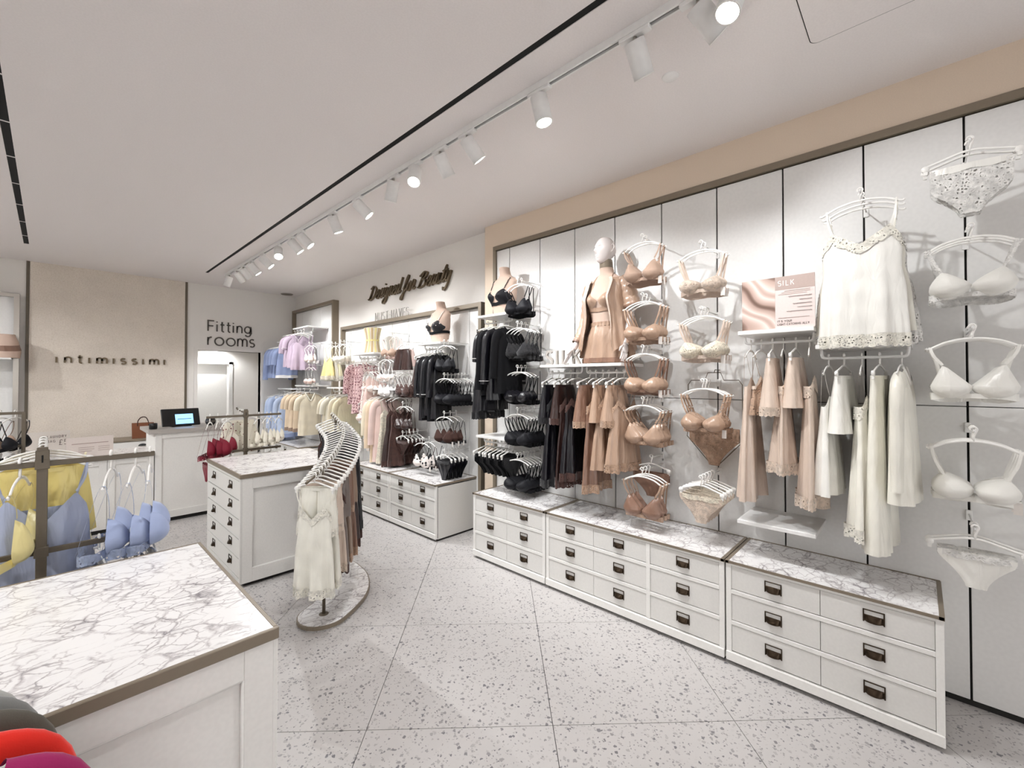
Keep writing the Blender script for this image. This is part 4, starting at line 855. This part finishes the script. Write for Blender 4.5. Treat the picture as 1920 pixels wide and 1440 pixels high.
rodrow(f3[0], f3[1], [(5.56, shirt('floral', .62, .35, .17, seed=18, name='pyjama_shirt'), 'pink floral pyjama shirt', 'top', 'arm'), (5.47, shorts('floral', None, .74, wb=.19, seed=16), 'pink floral pyjama trousers', 'trousers', 'clip'), (5.38, shorts('floral', None, .72, wb=.19, seed=17), 'second pair of pink floral trousers', 'trousers', 'clip'), (5.27, S('floral_white', 'white_lace', .8, seed=23), 'pale floral nightdress', 'slip', 'arm'), (5.16, S('blush', 'white_lace', .66, seed=24), 'blush cotton nightdress', 'slip', 'arm')], 'rod under the striped corset')
prong(5.19, 1.76, [(bra('floral_white', 'floral_white', 'balc'), 'floral balconette bra')]*3, 'middle row left of the pale column', **P2)
prong(5.19, 1.38, [(bra('floral_white', 'white_lace', 'push'), 'white floral padded bra')]*2, 'lower row left of the robes', tip=2.74, wall=W2)
prong(5.19, .97, [(brief('floral_white', 'white_lace', .12, .17), 'white floral brief')]*3, 'low row left of the robes', cat='briefs', hk='clip', hw=.12, **P2)
prong(5.98, 2.16, [(bra('ivory_knit', 'ivory_knit', 'push'), 'cream padded bra')]*3, 'top row near the bay corner', **P2)
prong(6.37, 2.16, [(S('lemon', 'cream_lace', .5, seed=25, wb=.2), 'pale yellow baby-doll top'), (S('ivory', 'ivory_lace', .52, seed=26, wb=.2), 'ivory baby-doll top'), (S('pearl_yellow', 'ivory_lace', .5, seed=27, wb=.2), 'yellow lace-edged top')], 'top row, far bay left end', cat='camisole', **P2)
f4 = shelf(5.72, 6.42, 1.5, 'white far wall shelf above the cream tops', wall=W2)
rodrow(f4[0], f4[1], [(6.36, shirt('cream_cotton', .66, .2, .19, seed=19), 'cream short-sleeved top', 'top', 'arm'), (6.24, shirt('ivory_knit', .68, .2, .19, seed=20), 'ivory ribbed top', 'top', 'arm'), (6.12, S('pearl_yellow', 'cream_lace', .7, seed=28), 'pale yellow satin slip', 'slip', 'arm'), (6.0, shirt('cream_cotton', .7, .45, .19, seed=21), 'cream long-sleeved top', 'top', 'arm'), (5.88, shirt('pearl_yellow', .66, .2, .19, seed=22), 'pale yellow pyjama top', 'top', 'arm')], 'rod of cream tops')
# back corner bay
P3 = dict(wall=W2, tip=2.80)
g1 = shelf(7.85, 8.5, 2.3, 'white shelf rail in the back corner above the blue tops', wall=W2)
rodrow(g1[0]-.1, g1[1], [(8.42-.14*i, shirt('blue_knit', .6, .25 if i else .5, .165, seed=30+i, hem='white_cotton' if i == 3 else None), 'slate blue knitted top', 'top', 'arm') for i in range(4)], 'upper back corner rail')
g2 = shelf(7.15, 7.75, 2.48, 'white shelf rail above the lilac tops', wall=W2)
rodrow(g2[0]-.1, g2[1], [(7.66, shirt('lilac', .6, .25, .165, seed=34), 'lilac short-sleeved top', 'top', 'arm'), (7.54, shirt('lilac', .58, .2, .165, pipe='piping_white', seed=35), 'lilac top with white edging', 'top', 'arm'), (7.40, S('lilac', 'lilac', .62, seed=36, lacebust=False, lacehem=False, wt=.16), 'lilac vest top', 'camisole', 'arm'), (7.28, S('lilac', 'lilac', .6, seed=37, lacebust=False, wt=.16), 'lilac frilled vest', 'camisole', 'arm')], 'rail above the beige tops')
prong(7.07, 2.2, [(bra('floral_white', 'white_cotton', 'tri'), 'white floral bralette')]*2, 'beside the bronze frame in the corner bay', **P3)
g3 = shelf(7.75, 8.45, 1.46, 'low white shelf rail in the back corner', wall=W2)
rodrow(g3[0]-.1, g3[1], [(8.38, shirt('pale_blue', .72, .3, .165, seed=38, name='pyjama_shirt'), 'pale blue pyjama shirt', 'top', 'arm'), (8.24, shirt('pale_blue', .8, .5, .165, seed=39, name='pyjama_shirt'), 'pale blue long pyjama shirt', 'top', 'arm'), (8.1, shorts('pale_blue', None, .84, seed=18), 'pale blue pyjama trousers', 'trousers', 'clip'), (7.96, shirt('pale_blue', .78, .3, .165, collar='white_cotton', seed=40, hem='blue_knit', name='pyjama_shirt'), 'pale blue nightshirt', 'top', 'arm')], 'lower back corner rail')
g4 = shelf(6.95, 7.65, 1.52, 'white shelf rail above the beige knitted tops', wall=W2)
rodrow(g4[0]-.1, g4[1], [(7.56, shirt('beige_knit', .68, .2, .165, hem='taupe_satin', seed=41), 'beige knitted tee', 'top', 'arm'), (7.42, shirt('beige_knit', .68, .2, .165, hem='taupe_satin', seed=42), 'beige tee with taupe hem', 'top', 'arm'), (7.24, shirt('beige_knit', .68, .2, .165, hem='taupe_satin', collar='taupe_satin', vneck=.12, seed=43), 'beige v-neck tee with taupe collar', 'top', 'arm'), (7.02, shirt('cream_cotton', .72, .2, .165, vneck=.12, collar='ivory_knit', seed=44), 'cream v-neck tee', 'top', 'arm')], 'rail of beige tees')
prong(7.07, 1.85, [(bra('blush', 'white_lace', 'balc'), 'blush balconette bra')]*2, 'above the beige tees', **P3)
# ------------------------------------------------------------------ curved S rack with marble base
PTH = [(1.10, 2.80), (1.185, 2.86), (1.284, 2.945), (1.361, 3.02), (1.46, 3.13), (1.56, 3.27), (1.63, 3.42), (1.655, 3.57), (1.665, 3.70)]
pth = [Vector((p.x, p.y)) for p in cr([(a, b, 0) for a, b in PTH], 8)]
core = cr([(1.27, 2.93, 0), (1.36, 2.985, 0), (1.46, 3.06, 0), (1.55, 3.17, 0), (1.62, 3.33, 0), (1.645, 3.5, 0), (1.65, 3.6, 0)], 6)
def offset_outline(c, w):
    l = []; r_ = []
    for i, p in enumerate(c):
        t = (c[min(i+1, len(c)-1)]-c[max(i-1, 0)]).normalized(); n = Vector((-t.y, t.x, 0)); l.append(p+n*w); r_.append(p-n*w)
    t0 = (c[1]-c[0]).normalized(); a0 = math.degrees(math.atan2(t0.y, t0.x)); t1 = (c[-1]-c[-2]).normalized(); a1 = math.degrees(math.atan2(t1.y, t1.x))
    e0 = arc(c[0].x, c[0].y, w, w, a0+90, a0+270, 12)[1:-1]; e1 = arc(c[-1].x, c[-1].y, w, w, a1-90, a1+90, 12)[1:-1]
    return e0+[(p.x, p.y) for p in r_]+e1+[(p.x, p.y) for p in reversed(l)]
rk = empty('curved_clothes_rack', (0, 0, 0)); BX, BY = 1.267, 2.92; rk.location = (BX, BY, 0)
tag(rk, 'curved waterfall clothes rack on an oval marble base', 'rack')
sh = lambda pts: [(x-BX, y-BY) for x, y in pts]
MB().poly(sh(offset_outline(core, .165)), .008, .032).build('base_rim', 'bronze', rk); MB().poly(sh(offset_outline(core, .157)), .0, .035).build('marble_base', 'marble', rk)
RZ = lambda s: .955+.345*s**1.05
acc = [0]
for a, b in zip(pth, pth[1:]): acc.append(acc[-1]+(b-a).length)
LT = acc[-1]
def onpath(s):
    d = s*LT
    for i in range(len(pth)-1):
        if acc[i+1] >= d or i == len(pth)-2:
            t = (d-acc[i])/(acc[i+1]-acc[i]); p = pth[i].lerp(pth[i+1], t); tg = (pth[min(i+2, len(pth)-1)]-pth[max(i-1, 0)]).normalized(); return p, tg
MB().tube([(onpath(s/40)[0].x-BX, onpath(s/40)[0].y-BY, RZ(s/40)) for s in range(41)], .009, 8).build('rail', 'bronze_dark', rk)
for s, (px, py) in ((.16, (1.267, 2.92)), (.92, (1.66, 3.62))):
    p, _ = onpath(s); MB().tube([(px-BX, py-BY, .03), (px-BX, py-BY, RZ(s)-.12), (p.x-BX, p.y-BY, RZ(s))], .011, 8).lathe([(.0, .04), (.03, .038), (.032, .032)], 16, (px-BX, py-BY, 0)).build('post', 'bronze_dark', rk)
cols = [('slip', 'ivory', 'ivory_lace', .74), ('shorts', 'ivory', 'ivory_lace', .36), ('slip', 'ivory', 'ivory_lace', .74), ('shorts', 'champagne', 'champagne_lace', .38), ('slip', 'champagne', 'champagne_lace', .7), ('slip', 'grey_satin', 'brown_lace', .74), ('shorts', 'grey_satin', 'grey_satin', .36),
        ('slip', 'taupe_satin', 'gold_lace', .72), ('shorts', 'gold_dark', 'gold_lace', .38), ('slip', 'gold_dark', 'gold_lace', .74), ('shorts', 'taupe_satin', 'taupe_satin', .36), ('slip', 'brown_satin', 'brown_lace', .74), ('slip', 'black_satin', 'black_lace', .74), ('shorts', 'black_satin', 'black_lace', .36)]
names = {'ivory': 'ivory', 'champagne': 'champagne', 'grey_satin': 'grey', 'taupe_satin': 'taupe', 'gold_dark': 'bronze', 'brown_satin': 'dark brown', 'black_satin': 'black'}
NG = 26
for i in range(NG):
    if i < len(cols): kd, mt, lc, ln = cols[i]
    else: kd, mt, lc, ln = [('slip', 'black_satin', 'black_lace', .74), ('slip', 'brown_satin', 'brown_lace', .74), ('shorts', 'black_satin', 'black_lace', .38), ('slip', 'black_satin', 'brown_lace', .78)][i % 4]
    s = .08+.91*i/(NG-1); p, tg = onpath(s); rz = math.atan2(tg.y, tg.x)-PI/2
    sp = S(mt, lc, ln-.02, seed=40+i % 5, hw=.118, wt=.112, wb=.142) if kd == 'slip' else shorts(mt, lc, ln, seed=40+i % 3, hw=.118, wb=.135)
    hang(sp, '%s satin %s' % (names[mt], 'slip' if kd == 'slip' else 'shorts'), (p.x, p.y, RZ(s)+.009), rz, 'on the curved rack', i, NG, kd, 'clip', .125, 2)
# ------------------------------------------------------------------ garments on the island racks
def barhang(sp, ds, x, y, z, rz, where, i, n, cat, hk='arm', jit=8, scale=None): hang(sp, ds, (x, y, z+.012), rz, where, i, n, cat, hk, .15, jit, 'from the left', scale)
blu = bra('sky_bra', 'blue_lace', 'full', strap='blue_lace'); yel = bra('lemon', 'lemon', 'tri')
barhang(yel, 'pale yellow satin bralette', -.08, R1Y, 1.26, PI/2-R(10), 'left of the rack post', 0, 1, 'bra', jit=1, scale=(1, 1.3, 1.2))
for i, x in enumerate((.185, .268, .318)): barhang(blu, 'powder blue lace-back bra', x, R1Y, 1.26, PI/2-R(10), 'right part of near rack bar', i, 3, 'bra', scale=(1.15, 1.35, 1.3))
for i, x in enumerate((.15, .255, .32)): barhang(brief('white_lace', 'blue_lace'), 'small lace brief', x, R1Y, .905, PI/2, 'lower bar of the near rack', i, 3, 'briefs', 'clip')
for i, (sp, ds, ct, hk, yy) in enumerate(((S('blue_satin', 'blue_satin', .78, seed=50, lacehem=False, lacebust=False, wt=.135, wb=.19, neck=.12), 'blue-grey satin camisole', 'camisole', 'arm', .12), (shorts('yellow_satin', None, .4, hw=.135, wb=.17, seed=51), 'yellow satin shorts', 'shorts', 'clip', .19), (shorts('yellow_satin', None, .38, hw=.135, wb=.17, seed=52), 'plain yellow satin shorts', 'shorts', 'clip', .25), (S('pearl_yellow', 'cream_lace', .7, seed=53), 'pale yellow satin slip', 'slip', 'arm', .31))):
    hang(sp, ds, (R1X, R1Y+yy, 1.302+.03*yy/.36), 0, 'arm behind the near rack post', i, 4, ct, hk, .15, 3)
red = bra('burgundy', 'red_lace', 'plunge', strap='red_lace'); chy = bra('cherry', 'cherry', 'tri')
for i, x in enumerate((1.056, 1.122, 1.198)): barhang(red, 'burgundy lace bra', x, R2Y, 1.241, PI/2-R(25), 'left half of the island rack', i, 3, 'bra', scale=(1.05, 1.2, 1.25))
for i, x in enumerate((1.484, 1.56, 1.597, 1.672)): barhang(chy, 'cream bra with cherry print', x, R2Y, 1.241, PI/2-R(30), 'right half of the island rack', i, 4, 'bra')
for i, x in enumerate((1.035, 1.13, 1.24)): barhang(brief('burgundy', 'red_lace'), 'burgundy brief', x, R2Y, .892, PI/2, 'lower left bar of the island rack', i, 3, 'briefs', 'clip')
for i, x in enumerate((1.5, 1.6)): barhang(brief('cherry', 'cherry'), 'cherry print brief', x, R2Y, .892, PI/2, 'lower right bar of the island rack', i, 2, 'briefs', 'clip')
for i, (sp, ds, ct, hk, yy) in enumerate(((S('cherry', 'cherry', .42, seed=60, lacehem=False, lacebust=False), 'cherry print camisole', 'camisole', 'arm', .12), (shorts('cherry', None, .36, seed=61), 'cherry print shorts', 'shorts', 'clip', .2))): hang(sp, ds, (R2X, R2Y+yy, 1.282), 0, 'arm behind the island rack post', i, 2, ct, hk, .15, 3)
for i, (m, nm) in enumerate((('nude_micro', 'nude'), ('black_micro', 'black'), ('nude_micro', 'nude'), ('white_cup', 'white'), ('black_micro', 'black'), ('nude_micro', 'nude'), ('black_micro', 'black'))):
    barhang(bra(m, m if m != 'white_cup' else 'black_lace', 'full'), nm+' bra', -.68+.08*i, R3Y, 1.325, PI/2-R(30), 'upper bar at the far left', i, 7, 'bra')
    if i > 2: barhang(brief('black_knit' if i % 2 else 'brown_knit', 'black_lace', .12, .14), 'dark brief', -.66+.08*i, R3Y, 1.05, PI/2-R(20), 'lower bar at the far left', i-3, 4, 'briefs', 'clip')
for i, (m, nm, yy) in enumerate((('wool_magenta', 'magenta', 1.02), ('wool_red', 'bright red', 1.115), ('wool_olive', 'dark grey', 1.20), ('wool_grey', 'mid grey', 1.27), ('wool_light', 'light grey', 1.33))):
    hang(shirt(m, .6, .45, .235, thick=.05, seed=70+i, vneck=.01, name='sweater'), nm+' knitted sweater', (R4X-.016-.022*i, yy, 1.098), R(2), 'rack arm at the bottom left corner', i, 5, 'sweater', 'arm', .2, 1)
# ------------------------------------------------------------------ forms and mannequin
def smooth(t): return t*t*(3-2*t)
def interp(tab, z):
    for a, b in zip(tab, tab[1:]):
        if z <= b[0]:
            t = smooth(max(0, min(1, (z-a[0])/(b[0]-a[0])))); return [a[k]+(b[k]-a[k])*t for k in range(1, len(a))]
    return list(tab[-1][1:])
# height, half width, half depth, centre y
BODY = [(0, .155, .105, .0), (.08, .165, .11, .01), (.18, .145, .1, .0), (.30, .112, .082, -.005), (.40, .128, .09, -.005), (.48, .142, .098, -.005), (.56, .152, .088, .0), (.615, .160, .07, .008), (.645, .135, .058, .012), (.665, .085, .05, .014), (.69, .056, .05, .012), (.75, .048, .05, .0), (.80, .048, .05, -.008)]
def body(u, z, off=0.):
    a, b, c = interp(BODY, z); th = 2*PI*u; x = a*math.cos(th); y = b*math.sin(th)+c; n = 1
    if math.sin(th) < 0:
        for s in (-1, 1): y -= .048*math.exp(-((x-s*.068)/.05)**2-((z-.475)/.058)**2)*(-math.sin(th))**.5
    r = math.hypot(math.cos(th), math.sin(th)*1.1)
    return (x+off*math.cos(th), y+off*math.sin(th), z)
def bustform(loc, rz, label, mats):
    """headless bust cut at the waist, wearing a bra"""
    z0 = .30; r = empty('bust_form', loc, rz); tag(r, label, 'bust form')
    m = MB().grid(lambda u, v: (lambda p: (p[0], p[1], p[2]-z0))(body(u, z0+(.755-z0)*v)), 48, 34, cu=True)
    k = len(m.v); m.v += [(0, 0, 0), (0, 0, .455)]; n = 48
    for i in range(n): m.f += [(k, (i+1) % n, i), (k+1, 33*n+i, 33*n+(i+1) % n)]; m.sm += [False, False]
    m.build('torso', 'form_fabric', r)
    b = empty('bra', loc, rz); worn(b, z0, *mats); return r, b
def worn(root, z0, cup, band, strap=None):
    B = lambda x, z, off: surf(x, z, off)
    def surf(x, z, off):
        a, b, c = interp(BODY, z); t = max(-1, min(1, x/a)); th = -math.acos(t); p = body(th/(2*PI), z, off); return (p[0], p[1], p[2]-z0)
    for s in (1, -1):
        def f(u, rr):
            th = 2*PI*u; c = math.cos(th); sn = math.sin(th)
            if sn < 0: x, z = .066*c, .058*sn
            else: t = (1-c)/.75 if c > .25 else (c+1)/1.25; x, z = .066*c, .072*max(t, 0)
            p = surf(s*(.072+x*rr), .470+z*rr, .007); return (p[0], p[1]-.004*(1-rr), p[2])
        MB().grid(f, 26, 9, cu=True).build('cup', cup, root)
        pts = []
        for i in range(9):
            t = i/8; pts.append(surf(s*(.072+.0165+.02*t), .54+.105*t, .006))
        MB().ribbon(pts, .011, (1, 0, 0)).build('strap', strap or band, root)
    MB().grid(lambda u, v: (lambda p: (p[0], p[1], p[2]-z0))(body(u, .415-.03*v+.014*abs(math.cos(2*PI*u)), .006)), 60, 4, cu=True).build('band', band, root)
_, b = bustform((2.93, 2.85, 2.206), -PI/2-R(4), 'headless beige bust form on the near shelf', ('black_micro', 'black_knit')); tag(b, 'black soft bra worn by the headless near bust', 'bra')
_, b = bustform((2.95, 3.86, 2.011), -PI/2-R(4), 'headless beige bust form on the far shelf', ('mono_dark', 'black_knit', 'mono_floral')); tag(b, 'black bra with white lace worn by the far bust', 'bra')
# lower-body form in the framed bay
r = empty('hip_form', (-.43, 8.5, 1.886)); tag(r, 'beige hip form wearing a tan brief on the far left shelf', 'hip form')
m = MB().grid(lambda u, v: body(u, .0+.3*v), 40, 14, cu=True); k = len(m.v); m.v += [(0, 0, .3)]; m.f += [(k, 13*40+i, 13*40+(i+1) % 40) for i in range(40)]; m.sm += [False]*40; m.build('hips', 'form_fabric', r)
MB().grid(lambda u, v: (lambda p: p)(body(u, .10+.07*v+.02*math.sin(2*PI*u), .004)), 40, 4, cu=True).build('brief_band', 'gold_dark', r)
# mannequin with head, arms, bra, open shirt and shorts
MX, MY, MZ = 2.90, 1.735, 1.726; MR = -PI/2-R(2)
r = empty('mannequin', (MX, MY, MZ), MR); tag(r, 'white-headed mannequin torso standing on the shelf above the gold slips', 'mannequin')
m = MB().grid(lambda u, v: body(u, .0+.735*v), 48, 48, cu=True); k = len(m.v); m.v += [(0, 0, 0)]; m.f += [(k, (i+1) % 48, i) for i in range(48)]; m.sm += [False]*48; m.build('torso', 'form_fabric', r)
MB().grid(lambda u, v: body(u, .728+.06*v, .0015), 40, 6, cu=True).build('neck', 'bronze', r)
def headf(u, v):
    th = 2*PI*u; ph = PI*(v-.5); cz = math.sin(ph); rr = math.cos(ph)
    lo = cz < 0; sn = math.sin(th)
    X = .068*math.cos(th)*((rr**.62)*(1+.2*cz) if lo else rr); Z = .105*cz
    Y = .086*sn*((rr**.4)*(1+.06*cz) if lo and sn < 0 else rr)
    if cz < -.2 and Y > 0: Y *= 1-.5*min(1, (-cz-.2)/.6)
    fr = max(0, -sn)*rr**.3
    if fr > 0:
        Y -= .019*math.exp(-(X/.010)**2-((Z+.02)/.016)**2)*fr                        # nose
        Y -= .008*math.exp(-(X/.008)**2-((Z-.008)/.02)**2)*fr
        Y -= .006*math.exp(-(X/.018)**2-((Z+.052)/.005)**2)*fr; Y -= .006*math.exp(-(X/.016)**2-((Z+.064)/.005)**2)*fr   # lips
        Y -= .006*math.exp(-(X/.022)**2-((Z+.088)/.014)**2)*fr                          # chin
        for s in (-1, 1):
            Y += .013*math.exp(-((X-s*.028)/.016)**2-((Z-.01)/.011)**2)*fr            # eye sockets
            Y -= .004*math.exp(-((X-s*.028)/.02)**2-((Z-.03)/.008)**2)*fr             # brows
            Y -= .005*math.exp(-((X-s*.028)/.009)**2-((Z-.008)/.006)**2)*fr           # eyes
            Y -= .004*math.exp(-((X-s*.035)/.02)**2-((Z+.025)/.018)**2)*fr            # cheeks
    return (X, Y, Z)
h = MB().grid(headf, 96, 80, cu=True).build('head', 'mannequin_white', r, (0, -.012, .862), R(-18)); h.rotation_euler = (R(-3), 0, R(-20))
for s in (1, -1): MB().tube(cr([(s*.062, .008, .03), (s*.072, .02, .034), (s*.074, .024, .012), (s*.068, .014, -.014), (s*.063, .004, -.022)], 4), [.004]*17, 6).build('ear', 'mannequin_white', h)
def arm(side, P, rad, mat, hand_dir):
    a = MB().tube(cr(P, 7), [rad[0]+(rad[1]-rad[0])*i/(7*(len(P)-1)) for i in range(7*(len(P)-1)+1)], 14).build('arm', mat, r)
    wv = Vector(P[-1]); d = Vector(hand_dir).normalized(); sd = Vector((side*.25, 1, 0)); sd = (sd-d*sd.dot(d)).normalized(); nn = d.cross(sd)
    hm = MB().tube([wv-d*.01, wv+d*.025, wv+d*.055, wv+d*.075], [.019, .028, .03, .024], 12, sx=.5, up=tuple(nn))
    for k, (o, ln) in enumerate(((-.021, .062), (-.007, .072), (.007, .068), (.021, .052))):
        p0 = wv+d*.068+sd*o; hm.tube([p0, p0+d*ln*.5+nn*.002, p0+d*ln*.85-nn*.006*side, p0+d*ln-nn*.01*side], [.0082, .0074, .0062, .004], 8)
    t0 = wv+d*.022-sd*.02; hm.tube([t0, t0+d*.025-sd*.02, t0+d*.055-sd*.026], [.0095, .0085, .005], 8)
    hm.build('hand', mat, a)
arm(1, [(.148, .012, .605), (.178, .02, .50), (.19, .02, .36), (.196, -.02, .24), (.2, -.06, .135)], (.042, .021), 'mannequin_white', (.1, -.4, -.8))
arm(-1, [(-.148, .012, .605), (-.18, .02, .48), (-.195, .01, .34), (-.215, -.045, .22), (-.235, -.10, .115)], (.042, .021), 'mannequin_white', (-.35, -.45, -.75))
b = empty('bra', (MX, MY, MZ), MR); worn(b, 0, 'gold', 'gold'); tag(b, 'gold satin bra worn by the mannequin', 'bra')
b = empty('shorts', (MX, MY, MZ), MR); tag(b, 'gold satin shorts worn by the mannequin', 'shorts')
MB().grid(lambda u, v: body(u, .30-.295*v, .006+.022*v*(1+.6*math.sin(26*PI*u))), 90, 12, cu=True).build('shorts_body', 'gold', b)
MB().grid(lambda u, v: body(u, .312-.03*v, .009+.004*math.sin(50*PI*u)), 100, 4, cu=True).build('waistband', 'gold', b)
MB().grid(lambda u, v: body(u, .04-.035*v, .036+.010*math.sin(26*PI*u)), 90, 3, cu=True).build('hem_band', 'gold_dark', b)
b = empty('pyjama_shirt', (MX, MY, MZ), MR); tag(b, 'open gold satin pyjama shirt draped on the mannequin', 'top')
def shirtf(u, v):
    # from the left front edge round the back to the right front edge
    gap = .085+.02*v; th = -PI/2+2*PI*(gap+(1-2*gap)*u); z = .638-.56*v+(.03*v*math.sin(9*u*PI)); a, bb, c = interp(BODY, max(z, .0))
    a = max(a, .13+.03*v); bb = max(bb, .085); fl = .012+.055*v+.012*v*math.sin(24*PI*u); x = (a+fl)*math.cos(th); y = (bb+fl)*math.sin(th)+c
    if math.sin(th) < 0:
        for s in (-1, 1): y -= .03*math.exp(-((x-s*.085)/.06)**2-((z-.475)/.09)**2)
    return (x*.98, y, z)
MB().grid(shirtf, 80, 24).build('shirt_body', 'gold', b)
for u0, s in ((0, 1), (1, -1)):
    MB().grid(lambda u, v: (lambda p: (p[0]+s*(.0+.03*u*(1-v)), p[1]-.008-.006*u, p[2]))(shirtf(u0, v*.98)), 4, 20).build('placket', 'champagne', b)
    MB().tube(cr([(s*.045, .045, .672), (s*.062, .0, .665), (s*.072, -.05, .60), (s*.066, -.085, .52)], 5), [.014+.006*math.sin(PI*i/15) for i in range(16)], 8, sx=.4).build('collar', 'gold', b)
def sleeve(P, r0, r1, band):
    n = 6*(len(P)-1)+1; q_ = cr(P, 6); o = MB().tube(q_, [r0+(r1-r0)*i/(n-1)+.003*math.sin(i*2.1) for i in range(n)], 16, cap=False).build('sleeve', 'gold', b)
    e = q_[-3:]; MB().tube(e, [r1+.003]*3, 16, cap=False).build('cuff', 'gold_dark', o)
sleeve([(.125, .01, .625), (.168, .016, .565), (.196, .018, .47), (.208, .02, .41)], .055, .066, 1)
sleeve([(-.125, .01, .625), (-.17, .016, .56), (-.186, .018, .46), (-.198, .005, .34), (-.212, -.04, .23), (-.225, -.075, .165)], .055, .034, 1)
# SILK letters and poster on the shelves
r = empty('standing_lettering', (2.79, 2.235, 1.7255), -PI/2); words(r, 'S|LK', GL, .078, .016, .02, 'letter_grey', .42); tag(r, 'beige SILK letters standing on the shelf beside the mannequin', 'lettering')
r = empty('poster_sign', (2.775, .752, 1.886), -PI/2-R(1)); tag(r, 'pink SILK sign card with satin photograph on the wall shelf', 'sign')
PW, PH = .355, .288
MB().box(0, PW, 0, .008, 0, PH).build('card', 'pink_paper', r); MB().box(.0, .17, -.001, 0, .004, PH).build('photo_print', 'silk_print', r); MB().box(.17, PW, -.001, 0, .215, PH).build('header_print', 'mauve_paper', r)
e = empty('title', (.185, -.0018, .238)); e.parent = r; words(e, 'S|LK', GL, .019, .0042, .0006, 'paper', .35)
e = empty('slogan', (.182, -.0018, .036)); e.parent = r; words(e, "|T'S YOUR", GL, .0072, .0016, .0006, 'ink', .3); words(e, 'L|GHT-CATCH|NG ALLY', GL, .0072, .0016, .0006, 'ink', .22, 0, (0, -.018))
def squiggle(x0, x1, z, amp, parent, mat, w=.0012):
    n = int((x1-x0)/.0022); rr = random.Random(int(z*1e4)); strokemesh([[(x0+(x1-x0)*i/n, z+amp*math.sin(i*1.9)*(.5+rr.random())) for i in range(n+1)]], w, .0006).build('print_line', mat, parent, (0, -.0016, 0))
for x0, z in ((.235, .172), (.285, .152), (.255, .132), (.275, .112), (.225, .092)): squiggle(x0, .342, z, .0034, r, 'ink')
for x0, x1, z in ((.215, .335, .205), (.2, .335, .196), (.185, .32, .187), (.185, .33, .057)): MB().box(x0, x1, -.0014, -.0008, z, z+.0025).build('print_line', 'ink_pale', r)
# striped corset on the far shelf
r = empty('corset_form', (2.93, 5.3, 1.961), -PI/2); tag(r, 'pale yellow striped corset standing on the far shelf', 'corset')
cf = lambda u, z, off=0: ((.10+.035*(abs(z-.16)/.16)**1.5+off)*math.cos(2*PI*u), (.075+.025*(abs(z-.16)/.16)**1.5+off)*math.sin(2*PI*u), z)
MB().grid(lambda u, v: cf(u, .33*v), 40, 14, cu=True).build('bodice', 'cream_cotton', r)
for k in range(14): MB().grid(lambda u, v: cf((k+.18+.5*u)/14, .005+.32*v, .003), 4, 12).build('stripe', 'yellow_stripe' if k % 2 else 'tan_stripe', r)
MB().grid(lambda u, v: cf(u, .155+.022*v, .005), 40, 3, cu=True).build('waist_band', 'yellow_stripe', r)
# ------------------------------------------------------------------
dup = {k: v for k, v in LABELS.items() if len(v) > 1}
for k in dup: print('DUPLICATE LABEL', k, len(dup[k]))
for k in LABELS:
    n = len(k.replace(',', ' ').split())
    if n > 16 or n < 4: print('LABEL LENGTH', n, k)
